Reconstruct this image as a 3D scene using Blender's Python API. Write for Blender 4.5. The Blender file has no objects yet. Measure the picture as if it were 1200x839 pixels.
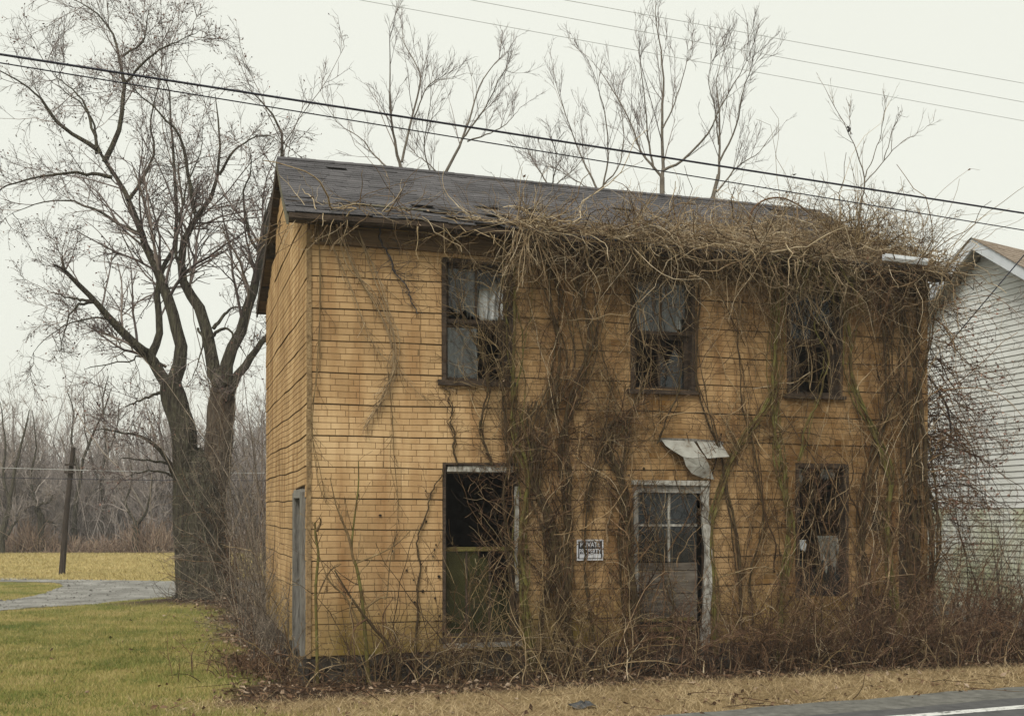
import bpy, math, random
import numpy as np
from math import radians, sin, cos, pi
from mathutils import Vector

random.seed(7)
rng = np.random.default_rng(11)
scene = bpy.context.scene
col = scene.collection

# ------------------------------------------------------------------ camera
F, CX, HY, CAMZ = 1330.0, 600.0, 602.0, 1.9      # focal length in photo pixels, centre, horizon row, eye height
cam = bpy.data.cameras.new('camera')
cam.sensor_width = 36.0
cam.lens = F / 1200.0 * 36.0
cam.shift_y = (HY - 419.5) / 1200.0
cam.clip_end = 3000
cam_o = bpy.data.objects.new('camera', cam)
cam_o.location = (0, 0, CAMZ)
cam_o.rotation_euler = (pi / 2, 0, 0)
col.objects.link(cam_o)
scene.camera = cam_o

# ------------------------------------------------------------------ light
SUN_EL, SUN_AZ = radians(47), radians(200)        # azimuth from +Y clockwise: behind and left of the camera
world = bpy.data.worlds.new('World')
scene.world = world
world.use_nodes = True
wn, wl = world.node_tree.nodes, world.node_tree.links
wn.clear()
w_out = wn.new('ShaderNodeOutputWorld')
sky = wn.new('ShaderNodeTexSky')
sky.sky_type = 'NISHITA'
sky.sun_disc = False
sky.sun_elevation = SUN_EL
sky.sun_rotation = SUN_AZ
sky.dust_density = 4.0
bg_sky = wn.new('ShaderNodeBackground'); bg_sky.inputs['Strength'].default_value = 0.08
wl.new(sky.outputs[0], bg_sky.inputs['Color'])
bg_cloud = wn.new('ShaderNodeBackground'); bg_cloud.inputs['Strength'].default_value = 0.510
tc = wn.new('ShaderNodeTexCoord')
ns = wn.new('ShaderNodeTexNoise'); ns.inputs['Scale'].default_value = 1.6; ns.inputs['Detail'].default_value = 4
wl.new(tc.outputs['Generated'], ns.inputs['Vector'])
cr = wn.new('ShaderNodeValToRGB')
cr.color_ramp.elements[0].position = 0.25; cr.color_ramp.elements[0].color = (0.890, 0.900, 0.795, 1)
cr.color_ramp.elements[1].position = 0.75; cr.color_ramp.elements[1].color = (0.925, 0.932, 0.828, 1)
wl.new(ns.outputs['Fac'], cr.inputs['Fac'])
wl.new(cr.outputs['Color'], bg_cloud.inputs['Color'])
wmix = wn.new('ShaderNodeMixShader'); wmix.inputs[0].default_value = 0.93
wl.new(bg_sky.outputs[0], wmix.inputs[1]); wl.new(bg_cloud.outputs[0], wmix.inputs[2])
wl.new(wmix.outputs[0], w_out.inputs['Surface'])

sun = bpy.data.lights.new('sun', 'SUN')
sun.energy = 1.5
sun.angle = radians(28)
sun.color = (1.0, 0.97, 0.90)
sun_o = bpy.data.objects.new('sun', sun)
sd = Vector((sin(SUN_AZ) * cos(SUN_EL), cos(SUN_AZ) * cos(SUN_EL), sin(SUN_EL)))
sun_o.rotation_euler = sd.to_track_quat('Z', 'Y').to_euler()
sun_o.location = sd * 60
col.objects.link(sun_o)

scene.view_settings.view_transform = 'Standard'
scene.view_settings.look = 'None'
scene.view_settings.exposure = 1.0
scene.view_settings.gamma = 1.0
scene.view_settings.use_curve_mapping = False
scene.cycles.max_bounces = 6
scene.cycles.transparent_max_bounces = 12

# ------------------------------------------------------------------ mapping
YAW = radians(17.0)
U = np.array([cos(YAW), sin(YAW), 0.0])           # along the street front
V = np.array([-sin(YAW), cos(YAW), 0.0])          # from the street inward
CORNER = np.array([(363 - CX) / F * 13.0, 13.0, 0.0])
LEN, DEP = 8.32, 5.6                              # house front length and depth
ZB, ZT = 0.26, 5.18                               # siding bottom and top


def at(px, py, Y):
    return np.array([(px - CX) / F * Y, Y, CAMZ + (HY - py) / F * Y])


def ground(px, py):
    Y = CAMZ * F / (py - HY)
    return np.array([(px - CX) / F * Y, Y, 0.0])


def wallpx(px, py, off=0.0):
    """photo pixel to (a, z) on the plane of the house front"""
    k = (px - CX) / F
    o = CORNER - off * V
    a = (k * o[1] - o[0]) / (U[0] - k * U[1])
    Y = o[1] + a * U[1]
    return a, CAMZ + (HY - py) / F * Y


def W(a, b, z):
    return CORNER + a * U + b * V + np.array([0, 0, z])


def Warr(P):
    P = np.asarray(P, float)
    return CORNER + P[..., 0:1] * U + P[..., 1:2] * V + P[..., 2:3] * np.array([0, 0, 1.0])


# ------------------------------------------------------------------ materials
MATS = {}


def new_mat(name):
    m = bpy.data.materials.new(name)
    m.use_nodes = True
    n, l = m.node_tree.nodes, m.node_tree.links
    return m, n, l, n['Principled BSDF']


def ramp(n, stops):
    r = n.new('ShaderNodeValToRGB')
    e = r.color_ramp.elements
    while len(e) < len(stops):
        e.new(0.5)
    for el, (p, c) in zip(e, stops):
        el.position = p
        el.color = (c[0], c[1], c[2], 1)
    return r


def noisy(name, stops, scale=4.0, detail=6, rough=0.9, bump=0.0, bscale=None, stretch=(1, 1, 1), island=0.0, obj_rand=0.0, spec=0.2,
          coord='Object', dist=0.02):
    """colour ramp driven by noise, with optional per-island and per-object variation and fine relief"""
    m, n, l, p = new_mat(name)
    t = n.new('ShaderNodeTexCoord')
    mp = n.new('ShaderNodeMapping'); mp.inputs['Scale'].default_value = stretch
    l.new(t.outputs[coord], mp.inputs['Vector'])
    nz = n.new('ShaderNodeTexNoise'); nz.inputs['Scale'].default_value = scale; nz.inputs['Detail'].default_value = detail
    nz.inputs['Roughness'].default_value = 0.62
    l.new(mp.outputs[0], nz.inputs['Vector'])
    fac = nz.outputs['Fac']
    geo = n.new('ShaderNodeNewGeometry')
    oi = n.new('ShaderNodeObjectInfo')
    for src, amt in ((geo.outputs['Random Per Island'], island), (oi.outputs['Random'], obj_rand)):
        if amt:
            sub = n.new('ShaderNodeMath'); sub.operation = 'MULTIPLY_ADD'
            l.new(src, sub.inputs[0]); sub.inputs[1].default_value = amt; sub.inputs[2].default_value = -amt / 2
            ad = n.new('ShaderNodeMath'); ad.operation = 'ADD'
            l.new(fac, ad.inputs[0]); l.new(sub.outputs[0], ad.inputs[1])
            fac = ad.outputs[0]
    r = ramp(n, stops)
    l.new(fac, r.inputs['Fac'])
    l.new(r.outputs['Color'], p.inputs['Base Color'])
    p.inputs['Roughness'].default_value = rough
    p.inputs['Specular IOR Level'].default_value = spec
    if bump:
        b = n.new('ShaderNodeBump'); b.inputs['Strength'].default_value = bump; b.inputs['Distance'].default_value = dist
        nb = n.new('ShaderNodeTexNoise'); nb.inputs['Scale'].default_value = bscale or scale * 4; nb.inputs['Detail'].default_value = 5
        l.new(mp.outputs[0], nb.inputs['Vector'])
        l.new(nb.outputs['Fac'], b.inputs['Height'])
        l.new(b.outputs[0], p.inputs['Normal'])
    MATS[name] = m
    return m


# faux brick siding: tan granules with stains, moss at the foot, dark streaks
def brick_material():
    m, n, l, p = new_mat('brick_siding')
    t = n.new('ShaderNodeTexCoord')
    geo = n.new('ShaderNodeNewGeometry'); oi = n.new('ShaderNodeObjectInfo')
    pos = geo.outputs['Position']
    big = n.new('ShaderNodeTexNoise'); big.inputs['Scale'].default_value = 0.9; big.inputs['Detail'].default_value = 5
    l.new(pos, big.inputs['Vector'])
    fine = n.new('ShaderNodeTexNoise'); fine.inputs['Scale'].default_value = 55; fine.inputs['Detail'].default_value = 6
    fine.inputs['Roughness'].default_value = 0.75
    l.new(pos, fine.inputs['Vector'])
    ad = n.new('ShaderNodeMath'); ad.operation = 'ADD'
    l.new(geo.outputs['Random Per Island'], ad.inputs[0]); l.new(oi.outputs['Random'], ad.inputs[1])
    fr = n.new('ShaderNodeMath'); fr.operation = 'FRACT'; l.new(ad.outputs[0], fr.inputs[0])
    f1 = n.new('ShaderNodeMath'); f1.operation = 'MULTIPLY_ADD'; f1.inputs[1].default_value = 0.16
    l.new(fr.outputs[0], f1.inputs[0]); l.new(big.outputs['Fac'], f1.inputs[2])
    f2 = n.new('ShaderNodeMath'); f2.operation = 'MULTIPLY_ADD'; f2.inputs[1].default_value = 0.35
    l.new(fine.outputs['Fac'], f2.inputs[0]); l.new(f1.outputs[0], f2.inputs[2])
    r = ramp(n, [(0.36, (0.195, 0.122, 0.057)), (0.60, (0.350, 0.226, 0.110)), (0.82, (0.450, 0.298, 0.150)), (1.05, (0.55, 0.385, 0.21))])
    l.new(f2.outputs[0], r.inputs['Fac'])
    # stains running down: noise stretched along z
    mp = n.new('ShaderNodeMapping'); mp.inputs['Scale'].default_value = (3.0, 3.0, 0.35)
    l.new(pos, mp.inputs['Vector'])
    st = n.new('ShaderNodeTexNoise'); st.inputs['Scale'].default_value = 1.6; st.inputs['Detail'].default_value = 7
    l.new(mp.outputs[0], st.inputs['Vector'])
    sr = ramp(n, [(0.47, (0, 0, 0)), (0.72, (1, 1, 1))])
    l.new(st.outputs['Fac'], sr.inputs['Fac'])
    mx = n.new('ShaderNodeMix'); mx.data_type = 'RGBA'; mx.blend_type = 'MULTIPLY'
    ms = n.new('ShaderNodeMath'); ms.operation = 'MULTIPLY'; ms.inputs[1].default_value = 0.75
    l.new(sr.outputs['Color'], ms.inputs[0]); l.new(ms.outputs[0], mx.inputs['Factor'])
    l.new(r.outputs['Color'], mx.inputs['A']); mx.inputs['B'].default_value = (0.55, 0.42, 0.32, 1)
    # grime gathered under the vines: an attribute of the wall carries it
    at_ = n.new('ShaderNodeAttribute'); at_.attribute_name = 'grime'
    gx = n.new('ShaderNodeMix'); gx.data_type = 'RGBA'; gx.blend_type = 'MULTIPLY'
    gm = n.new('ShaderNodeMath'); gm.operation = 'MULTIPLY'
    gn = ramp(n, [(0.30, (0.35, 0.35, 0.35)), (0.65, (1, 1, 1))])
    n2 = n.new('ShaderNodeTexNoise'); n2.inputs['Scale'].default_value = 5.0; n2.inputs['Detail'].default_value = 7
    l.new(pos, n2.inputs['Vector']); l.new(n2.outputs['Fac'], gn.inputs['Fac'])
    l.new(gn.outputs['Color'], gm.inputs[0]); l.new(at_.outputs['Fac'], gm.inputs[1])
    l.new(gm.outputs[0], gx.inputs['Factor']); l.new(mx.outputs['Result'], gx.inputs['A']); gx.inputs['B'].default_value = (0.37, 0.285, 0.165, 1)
    # moss at the foot
    sx = n.new('ShaderNodeSeparateXYZ'); l.new(pos, sx.inputs[0])
    mr = n.new('ShaderNodeMapRange'); mr.inputs['From Min'].default_value = 1.0; mr.inputs['From Max'].default_value = 0.3
    l.new(sx.outputs['Z'], mr.inputs['Value'])
    mm = n.new('ShaderNodeMath'); mm.operation = 'MULTIPLY'
    nm = ramp(n, [(0.42, (0, 0, 0)), (0.62, (1, 1, 1))])
    l.new(big.outputs['Fac'], nm.inputs['Fac'])
    nmf = n.new('ShaderNodeMath'); nmf.operation = 'MULTIPLY_ADD'; nmf.inputs[1].default_value = 0.55; nmf.inputs[2].default_value = 0.45
    l.new(nm.outputs['Color'], nmf.inputs[0])
    l.new(mr.outputs[0], mm.inputs[0]); l.new(nmf.outputs[0], mm.inputs[1])
    ox = n.new('ShaderNodeMix'); ox.data_type = 'RGBA'
    l.new(mm.outputs[0], ox.inputs['Factor']); l.new(gx.outputs['Result'], ox.inputs['A']); ox.inputs['B'].default_value = (0.145, 0.115, 0.02, 1)
    l.new(ox.outputs['Result'], p.inputs['Base Color'])
    p.inputs['Roughness'].default_value = 0.95; p.inputs['Specular IOR Level'].default_value = 0.12
    b = n.new('ShaderNodeBump'); b.inputs['Strength'].default_value = 0.5; b.inputs['Distance'].default_value = 0.006
    l.new(fine.outputs['Fac'], b.inputs['Height']); l.new(b.outputs[0], p.inputs['Normal'])
    MATS['brick'] = m
    return m


brick_material()
noisy('joint', [(0.3, (0.125, 0.078, 0.036)), (0.7, (0.225, 0.145, 0.068))], 9, bump=0.3)
noisy('corner', [(0.3, (0.11, 0.072, 0.036)), (0.5, (0.22, 0.148, 0.075)), (0.75, (0.33, 0.235, 0.125))], 14, detail=8, bump=0.8)
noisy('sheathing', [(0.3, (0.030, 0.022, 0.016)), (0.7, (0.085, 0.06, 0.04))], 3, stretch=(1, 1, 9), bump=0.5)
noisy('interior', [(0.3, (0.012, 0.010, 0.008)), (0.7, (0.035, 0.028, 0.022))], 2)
noisy('dark_wood', [(0.3, (0.022, 0.016, 0.012)), (0.7, (0.085, 0.06, 0.042))], 6, stretch=(1, 1, 4), bump=0.6)
noisy('brown_wood', [(0.3, (0.06, 0.04, 0.024)), (0.7, (0.17, 0.11, 0.06))], 5, stretch=(0.4, 3, 6), bump=0.6, obj_rand=0.2)
noisy('grey_wood', [(0.25, (0.075, 0.07, 0.062)), (0.55, (0.20, 0.19, 0.17)), (0.8, (0.34, 0.32, 0.29))], 7, stretch=(3, 3, 0.5), bump=0.7, obj_rand=0.2)
noisy('peeling_white', [(0.34, (0.09, 0.075, 0.058)), (0.46, (0.25, 0.235, 0.205)), (0.66, (0.45, 0.44, 0.40))], 11, detail=8, stretch=(2, 2, 0.8), bump=0.6)
noisy('roof_shingle', [(0.25, (0.046, 0.044, 0.046)), (0.5, (0.080, 0.076, 0.080)), (0.8, (0.125, 0.118, 0.122))], 2.2, detail=9, bump=0.8, bscale=40, island=0.16, rough=0.95)
noisy('roof_edge', [(0.3, (0.05, 0.048, 0.034)), (0.7, (0.20, 0.185, 0.13))], 8, bump=0.6)
noisy('metal_sheet', [(0.32, (0.13, 0.105, 0.075)), (0.42, (0.26, 0.25, 0.22)), (0.65, (0.345, 0.34, 0.305))], 7, detail=9, rough=0.65, spec=0.4, bump=0.15)
noisy('cloth_dirty', [(0.3, (0.10, 0.10, 0.085)), (0.55, (0.22, 0.22, 0.195)), (0.8, (0.40, 0.40, 0.37))], 7, detail=8, stretch=(3, 3, 0.8), bump=0.5)
noisy('door_wood', [(0.3, (0.055, 0.045, 0.036)), (0.55, (0.125, 0.105, 0.085)), (0.8, (0.22, 0.20, 0.17))], 6, detail=9, stretch=(0.7, 3, 7), bump=0.7, obj_rand=0.12)
noisy('cloth', [(0.3, (0.30, 0.31, 0.31)), (0.55, (0.55, 0.57, 0.57)), (0.8, (0.72, 0.74, 0.73))], 6, stretch=(3, 3, 0.6), bump=0.3)
noisy('vinyl', [(0.25, (0.64, 0.65, 0.60)), (0.55, (0.76, 0.77, 0.74)), (0.8, (0.80, 0.81, 0.78))], 1.1, detail=8, rough=0.6, spec=0.3, obj_rand=0.06, coord='Object')
noisy('vinyl_algae', [(0.38, (0.44, 0.46, 0.27)), (0.56, (0.66, 0.67, 0.56)), (0.65, (0.74, 0.75, 0.70))], 0.9, detail=8, rough=0.6, spec=0.3)
noisy('fascia_white', [(0.3, (0.50, 0.53, 0.56)), (0.7, (0.68, 0.71, 0.74))], 2, rough=0.5, spec=0.3)
noisy('soffit', [(0.3, (0.22, 0.21, 0.18)), (0.7, (0.36, 0.35, 0.30))], 3)
noisy('neighbour_roof', [(0.3, (0.16, 0.125, 0.095)), (0.7, (0.27, 0.22, 0.175))], 8, bump=0.5, island=0.2)
noisy('stone', [(0.3, (0.020, 0.016, 0.012)), (0.7, (0.065, 0.053, 0.042))], 6, bump=0.8)
noisy('sign_black', [(0.3, (0.012, 0.012, 0.014)), (0.7, (0.03, 0.03, 0.034))], 20, rough=0.5, spec=0.4)
noisy('sign_white', [(0.3, (0.46, 0.47, 0.50)), (0.7, (0.62, 0.63, 0.66))], 20, rough=0.5, spec=0.4)
noisy('black_hole', [(0.3, (0.008, 0.006, 0.004)), (0.7, (0.03, 0.02, 0.012))], 20)
# twigs and stems: colour differs from strand to strand
noisy('twig_rust', [(0.10, (0.022, 0.012, 0.006)), (0.42, (0.075, 0.041, 0.018)), (0.68, (0.155, 0.092, 0.042)), (0.95, (0.36, 0.26, 0.145))], 6, island=0.85)
noisy('twig_pale', [(0.10, (0.055, 0.034, 0.018)), (0.40, (0.19, 0.128, 0.070)), (0.70, (0.36, 0.275, 0.165)), (0.95, (0.54, 0.45, 0.32))], 6, island=0.8)
noisy('twig_tan', [(0.12, (0.035, 0.020, 0.010)), (0.42, (0.105, 0.066, 0.032)), (0.70, (0.21, 0.15, 0.072)), (0.95, (0.42, 0.32, 0.19))], 6, island=0.8)
noisy('twig_brown', [(0.15, (0.028, 0.015, 0.008)), (0.5, (0.086, 0.047, 0.025)), (0.8, (0.185, 0.108, 0.058)), (0.98, (0.37, 0.265, 0.16))], 6, island=0.8)
noisy('twig_red', [(0.15, (0.036, 0.019, 0.012)), (0.5, (0.100, 0.055, 0.034)), (0.8, (0.195, 0.118, 0.073)), (0.98, (0.38, 0.28, 0.18))], 6, island=0.8)
noisy('twig_grey', [(0.2, (0.075, 0.060, 0.048)), (0.6, (0.18, 0.145, 0.112)), (0.9, (0.34, 0.28, 0.21))], 6, island=0.7)
noisy('vine_bark', [(0.25, (0.020, 0.013, 0.008)), (0.5, (0.060, 0.038, 0.020)), (0.68, (0.085, 0.066, 0.028)), (0.88, (0.20, 0.14, 0.08))], 22, detail=8, stretch=(2, 2, 0.6), bump=0.8, island=0.35)
noisy('vine_moss', [(0.25, (0.035, 0.024, 0.010)), (0.45, (0.085, 0.058, 0.022)), (0.60, (0.115, 0.105, 0.028)), (0.85, (0.20, 0.165, 0.07))], 7, detail=8, bump=0.8, island=0.3)
noisy('lichen_stem', [(0.25, (0.025, 0.022, 0.024)), (0.6, (0.070, 0.062, 0.062)), (0.85, (0.16, 0.15, 0.14))], 14, detail=8, bump=0.5)
noisy('bark', [(0.30, (0.018, 0.014, 0.010)), (0.46, (0.055, 0.046, 0.034)), (0.60, (0.085, 0.078, 0.050)), (0.78, (0.17, 0.15, 0.115))], 7, detail=10, stretch=(2.6, 2.6, 0.45), bump=1.0, bscale=11, dist=0.14)
noisy('bark_warm', [(0.28, (0.030, 0.021, 0.015)), (0.5, (0.085, 0.063, 0.045)), (0.8, (0.17, 0.135, 0.10))], 6, detail=9, stretch=(2.2, 2.2, 0.5), bump=1.0, bscale=14, dist=0.06)
noisy('bark_back_hazed', [(0.3, (0.075, 0.064, 0.052)), (0.7, (0.18, 0.155, 0.125))], 6, bump=0.5, island=0.2)  # bark lightened in its colour to imitate haze on the trees behind
noisy('bark_far_hazed', [(0.3, (0.11, 0.096, 0.090)), (0.7, (0.24, 0.212, 0.198))], 2, bump=0.4, island=0.3)  # distance haze put into the bark colour: paler than the wood itself
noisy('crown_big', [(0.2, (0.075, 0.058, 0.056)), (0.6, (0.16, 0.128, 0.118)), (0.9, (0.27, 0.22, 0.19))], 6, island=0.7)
noisy('crown_far_hazed', [(0.2, (0.17, 0.145, 0.135)), (0.6, (0.29, 0.25, 0.23)), (0.9, (0.40, 0.35, 0.315))], 3, island=0.8)  # twig colour raised so that it carries the pale look of haze
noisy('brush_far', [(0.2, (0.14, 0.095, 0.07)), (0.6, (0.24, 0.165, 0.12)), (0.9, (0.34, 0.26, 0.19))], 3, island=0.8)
noisy('bud', [(0.2, (0.050, 0.030, 0.028)), (0.6, (0.13, 0.07, 0.06)), (0.9, (0.24, 0.14, 0.11))], 6, island=0.8)
noisy('dead_leaf', [(0.1, (0.045, 0.024, 0.014)), (0.4, (0.115, 0.064, 0.036)), (0.7, (0.20, 0.128, 0.078)), (0.95, (0.34, 0.26, 0.19))], 5, island=0.9)
noisy('red_leaf', [(0.15, (0.09, 0.045, 0.033)), (0.6, (0.23, 0.125, 0.095)), (0.95, (0.38, 0.25, 0.19))], 5, island=0.8)
noisy('grass', [(0.26, (0.060, 0.098, 0.018)), (0.42, (0.145, 0.165, 0.036)), (0.56, (0.27, 0.235, 0.075)), (0.82, (0.46, 0.37, 0.18))], 0.9, detail=7, island=0.35, coord='Object')
noisy('straw', [(0.15, (0.12, 0.08, 0.042)), (0.45, (0.30, 0.215, 0.115)), (0.8, (0.50, 0.39, 0.235))], 1.2, detail=7, island=0.6)
noisy('field_grass', [(0.2, (0.22, 0.20, 0.07)), (0.5, (0.42, 0.335, 0.14)), (0.85, (0.56, 0.45, 0.23))], 0.6, detail=7, island=0.5)
noisy('pebble', [(0.2, (0.09, 0.085, 0.076)), (0.5, (0.18, 0.173, 0.158)), (0.85, (0.29, 0.28, 0.26))], 3, island=0.8)
noisy('pole', [(0.3, (0.020, 0.015, 0.012)), (0.7, (0.06, 0.045, 0.035))], 6, stretch=(3, 3, 0.5), bump=0.6)
noisy('cable', [(0.3, (0.012, 0.012, 0.020)), (0.7, (0.025, 0.025, 0.04))], 3, rough=0.6)
noisy('cable_glare_grey', [(0.3, (0.30, 0.31, 0.30)), (0.7, (0.40, 0.41, 0.39))], 3, rough=0.6)  # light grey stands in for sky glare washing out the thin wires
noisy('cable_white', [(0.3, (0.28, 0.28, 0.27)), (0.7, (0.36, 0.36, 0.35))], 3, rough=0.6)
noisy('feather', [(0.3, (0.02, 0.018, 0.018)), (0.7, (0.05, 0.045, 0.045))], 30)
noisy('asphalt', [(0.3, (0.060, 0.060, 0.062)), (0.7, (0.105, 0.104, 0.104))], 7, detail=10, bump=0.6, bscale=120, rough=0.9, dist=0.006)
noisy('asphalt_edge', [(0.3, (0.085, 0.083, 0.074)), (0.55, (0.15, 0.147, 0.132)), (0.75, (0.21, 0.205, 0.185))], 9, detail=10, bump=0.8, bscale=110, dist=0.008)
noisy('road_paint', [(0.36, (0.16, 0.16, 0.15)), (0.48, (0.56, 0.56, 0.54)), (0.8, (0.68, 0.68, 0.65))], 14, detail=9)
noisy('gravel', [(0.30, (0.10, 0.094, 0.082)), (0.5, (0.21, 0.203, 0.185)), (0.72, (0.34, 0.33, 0.305))], 1.3, detail=10, bump=0.9, bscale=30, dist=0.03)
noisy('hubcap', [(0.3, (0.018, 0.019, 0.02)), (0.7, (0.06, 0.062, 0.066))], 9, rough=0.5, spec=0.4)


def glass_material(name, tint, dirt, dirtcol):
    m, n, l, p = new_mat(name)
    out = n['Material Output']
    tr = n.new('ShaderNodeBsdfTransparent'); tr.inputs[0].default_value = (*tint, 1)
    gl = n.new('ShaderNodeBsdfGlossy'); gl.inputs['Roughness'].default_value = 0.06
    fz = n.new('ShaderNodeFresnel'); fz.inputs['IOR'].default_value = 1.5
    m1 = n.new('ShaderNodeMixShader'); l.new(fz.outputs[0], m1.inputs[0]); l.new(tr.outputs[0], m1.inputs[1]); l.new(gl.outputs[0], m1.inputs[2])
    t = n.new('ShaderNodeTexCoord')
    nz = n.new('ShaderNodeTexNoise'); nz.inputs['Scale'].default_value = 4.5; nz.inputs['Detail'].default_value = 9; nz.inputs['Roughness'].default_value = 0.7
    l.new(t.outputs['Object'], nz.inputs['Vector'])
    r = ramp(n, [(0.30, (dirt * 0.25,) * 3), (0.70, (min(1, dirt * 1.7),) * 3)])
    l.new(nz.outputs['Fac'], r.inputs['Fac'])
    p.inputs['Base Color'].default_value = (*dirtcol, 1); p.inputs['Roughness'].default_value = 0.9
    m2 = n.new('ShaderNodeMixShader'); l.new(r.outputs['Color'], m2.inputs[0]); l.new(m1.outputs[0], m2.inputs[1]); l.new(p.outputs[0], m2.inputs[2])
    l.new(m2.outputs[0], out.inputs['Surface'])
    MATS[name] = m


glass_material('glass_dusty', (0.86, 0.88, 0.88), 0.22, (0.15, 0.155, 0.155))
glass_material('glass_dark', (0.55, 0.6, 0.65), 0.16, (0.08, 0.09, 0.095))
glass_material('glass_algae', (0.6, 0.62, 0.5), 0.26, (0.085, 0.085, 0.022))

# ------------------------------------------------------------------ mesh helpers


def mesh_arrays(name, verts, faces, smooth=False):
    """verts (n,3); faces (m,k) of one size"""
    verts = np.ascontiguousarray(verts, dtype=np.float32)
    faces = np.ascontiguousarray(faces, dtype=np.int32)
    me = bpy.data.meshes.new(name)
    k = faces.shape[1]
    me.vertices.add(len(verts)); me.vertices.foreach_set('co', verts.ravel())
    me.loops.add(faces.size); me.loops.foreach_set('vertex_index', faces.ravel())
    me.polygons.add(len(faces)); me.polygons.foreach_set('loop_start', np.arange(0, faces.size, k, dtype=np.int32))
    me.update(calc_edges=True)
    me.validate()
    me.polygons.foreach_set('use_smooth', np.full(len(faces), bool(smooth)))
    return me


def link(name, me, mat, parent=None, loc=(0, 0, 0)):
    if mat is not None and not me.materials:
        me.materials.append(MATS[mat])
    o = bpy.data.objects.new(name, me)
    o.location = loc
    if parent is not None:
        o.parent = parent
    col.objects.link(o)
    return o


def thing(name, label, cat, loc=(0, 0, 0), rotz=0.0, group=None):
    o = bpy.data.objects.new(name, None)
    o.empty_display_size = 0.2
    o.location = loc
    o.rotation_euler = (0, 0, rotz)
    o['label'] = label
    o['category'] = cat
    if group:
        o['group'] = group
    col.objects.link(o)
    return o


def tag(o, label=None, cat=None, group=None, kind=None):
    if label: o['label'] = label
    if cat: o['category'] = cat
    if group: o['group'] = group
    if kind: o['kind'] = kind
    return o


class MB:
    """collects simple solids, then links them as one mesh"""

    def __init__(s):
        s.v, s.f = [], []

    def box(s, x0, x1, y0, y1, z0, z1, j=0.0):
        b = len(s.v)
        for x, y, z in ((x0, y0, z0), (x1, y0, z0), (x1, y1, z0), (x0, y1, z0), (x0, y0, z1), (x1, y0, z1), (x1, y1, z1), (x0, y1, z1)):
            s.v.append((x + random.uniform(-j, j), y + random.uniform(-j, j) * 0.4, z + random.uniform(-j, j)))
        for q in ((3, 2, 1, 0), (4, 5, 6, 7), (0, 1, 5, 4), (1, 2, 6, 5), (2, 3, 7, 6), (3, 0, 4, 7)):
            s.f.append(tuple(b + i for i in q))
        return s

    def hexa(s, pts):
        b = len(s.v)
        s.v += [tuple(p) for p in pts]
        for q in ((3, 2, 1, 0), (4, 5, 6, 7), (0, 1, 5, 4), (1, 2, 6, 5), (2, 3, 7, 6), (3, 0, 4, 7)):
            s.f.append(tuple(b + i for i in q))
        return s

    def slab(s, poly, off):
        """polygon (list of 3-D points) with thickness vector off"""
        b, n = len(s.v), len(poly)
        off = np.array(off)
        s.v += [tuple(p) for p in poly] + [tuple(np.array(p) + off) for p in poly]
        s.f.append(tuple(b + i for i in range(n)))
        s.f.append(tuple(b + n + i for i in reversed(range(n))))
        for i in range(n):
            k = (i + 1) % n
            s.f.append((b + k, b + i, b + n + i, b + n + k))
        return s

    def build(s, name, mat, parent=None, loc=(0, 0, 0)):
        me = bpy.data.meshes.new(name)
        me.from_pydata(s.v, [], s.f)
        me.update()
        return link(name, me, mat, parent, loc)


def norm(a):
    return a / np.maximum(np.linalg.norm(a, axis=-1, keepdims=True), 1e-9)


def tubes(P, R, S=3):
    """P (N,K,3) centre lines, R (N,K) radii -> verts, quads"""
    N, K, _ = P.shape
    T = np.empty_like(P)
    T[:, 1:-1] = P[:, 2:] - P[:, :-2]
    T[:, 0] = P[:, 1] - P[:, 0]
    T[:, -1] = P[:, -1] - P[:, -2]
    T = norm(T)
    m = norm(P[:, -1] - P[:, 0])
    ref = np.where(np.abs(m[:, 2:3]) > 0.75, np.array([[1.0, 0.13, 0.0]]), np.array([[0.07, 0.1, 1.0]]))[:, None, :]
    A = norm(np.cross(T, np.broadcast_to(ref, T.shape)))
    B = np.cross(T, A)
    ang = np.arange(S) / S * 2 * pi
    ring = (np.cos(ang)[None, None, :, None] * A[:, :, None, :] + np.sin(ang)[None, None, :, None] * B[:, :, None, :])
    Vv = P[:, :, None, :] + ring * R[:, :, None, None]
    idx = np.arange(N * K * S).reshape(N, K, S)
    a = idx[:, :-1]; b = idx[:, 1:]
    q = np.stack([a, np.roll(a, -1, 2), np.roll(b, -1, 2), b], -1).reshape(-1, 4)
    return Vv.reshape(-1, 3), q


def join(parts):
    vs, fs, o = [], [], 0
    for v, f in parts:
        vs.append(v); fs.append(f + o); o += len(v)
    return np.concatenate(vs), np.concatenate(fs)


def tube_obj(name, batches, mat, parent=None, base=(0, 0, 0), loc=None):
    """batches: list of (P,R,S); coordinates are world, base is the parent's origin"""
    v, f = join([tubes(np.asarray(P, float), np.asarray(R, float), S) for P, R, S in batches])
    v = v - np.asarray(base, float)
    o = link(name, mesh_arrays(name, v, f, True), mat, parent, loc if loc is not None else (0, 0, 0))
    if name in ('twigs', 'stems', 'crown'):
        o['kind'] = 'stuff'
    return o


def spline(pts, K):
    """Catmull-Rom through pts (n,d), resampled to K points"""
    p = np.asarray(pts, float)
    n = len(p)
    q = np.vstack([2 * p[0] - p[1], p, 2 * p[-1] - p[-2]])
    t = np.linspace(0, n - 1, K)
    i = np.minimum(t.astype(int), n - 2)
    u = (t - i)[:, None]
    p0, p1, p2, p3 = q[i], q[i + 1], q[i + 2], q[i + 3]
    return 0.5 * ((2 * p1) + (-p0 + p2) * u + (2 * p0 - 5 * p1 + 4 * p2 - p3) * u ** 2 + (-p0 + 3 * p1 - 3 * p2 + p3) * u ** 3)


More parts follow.
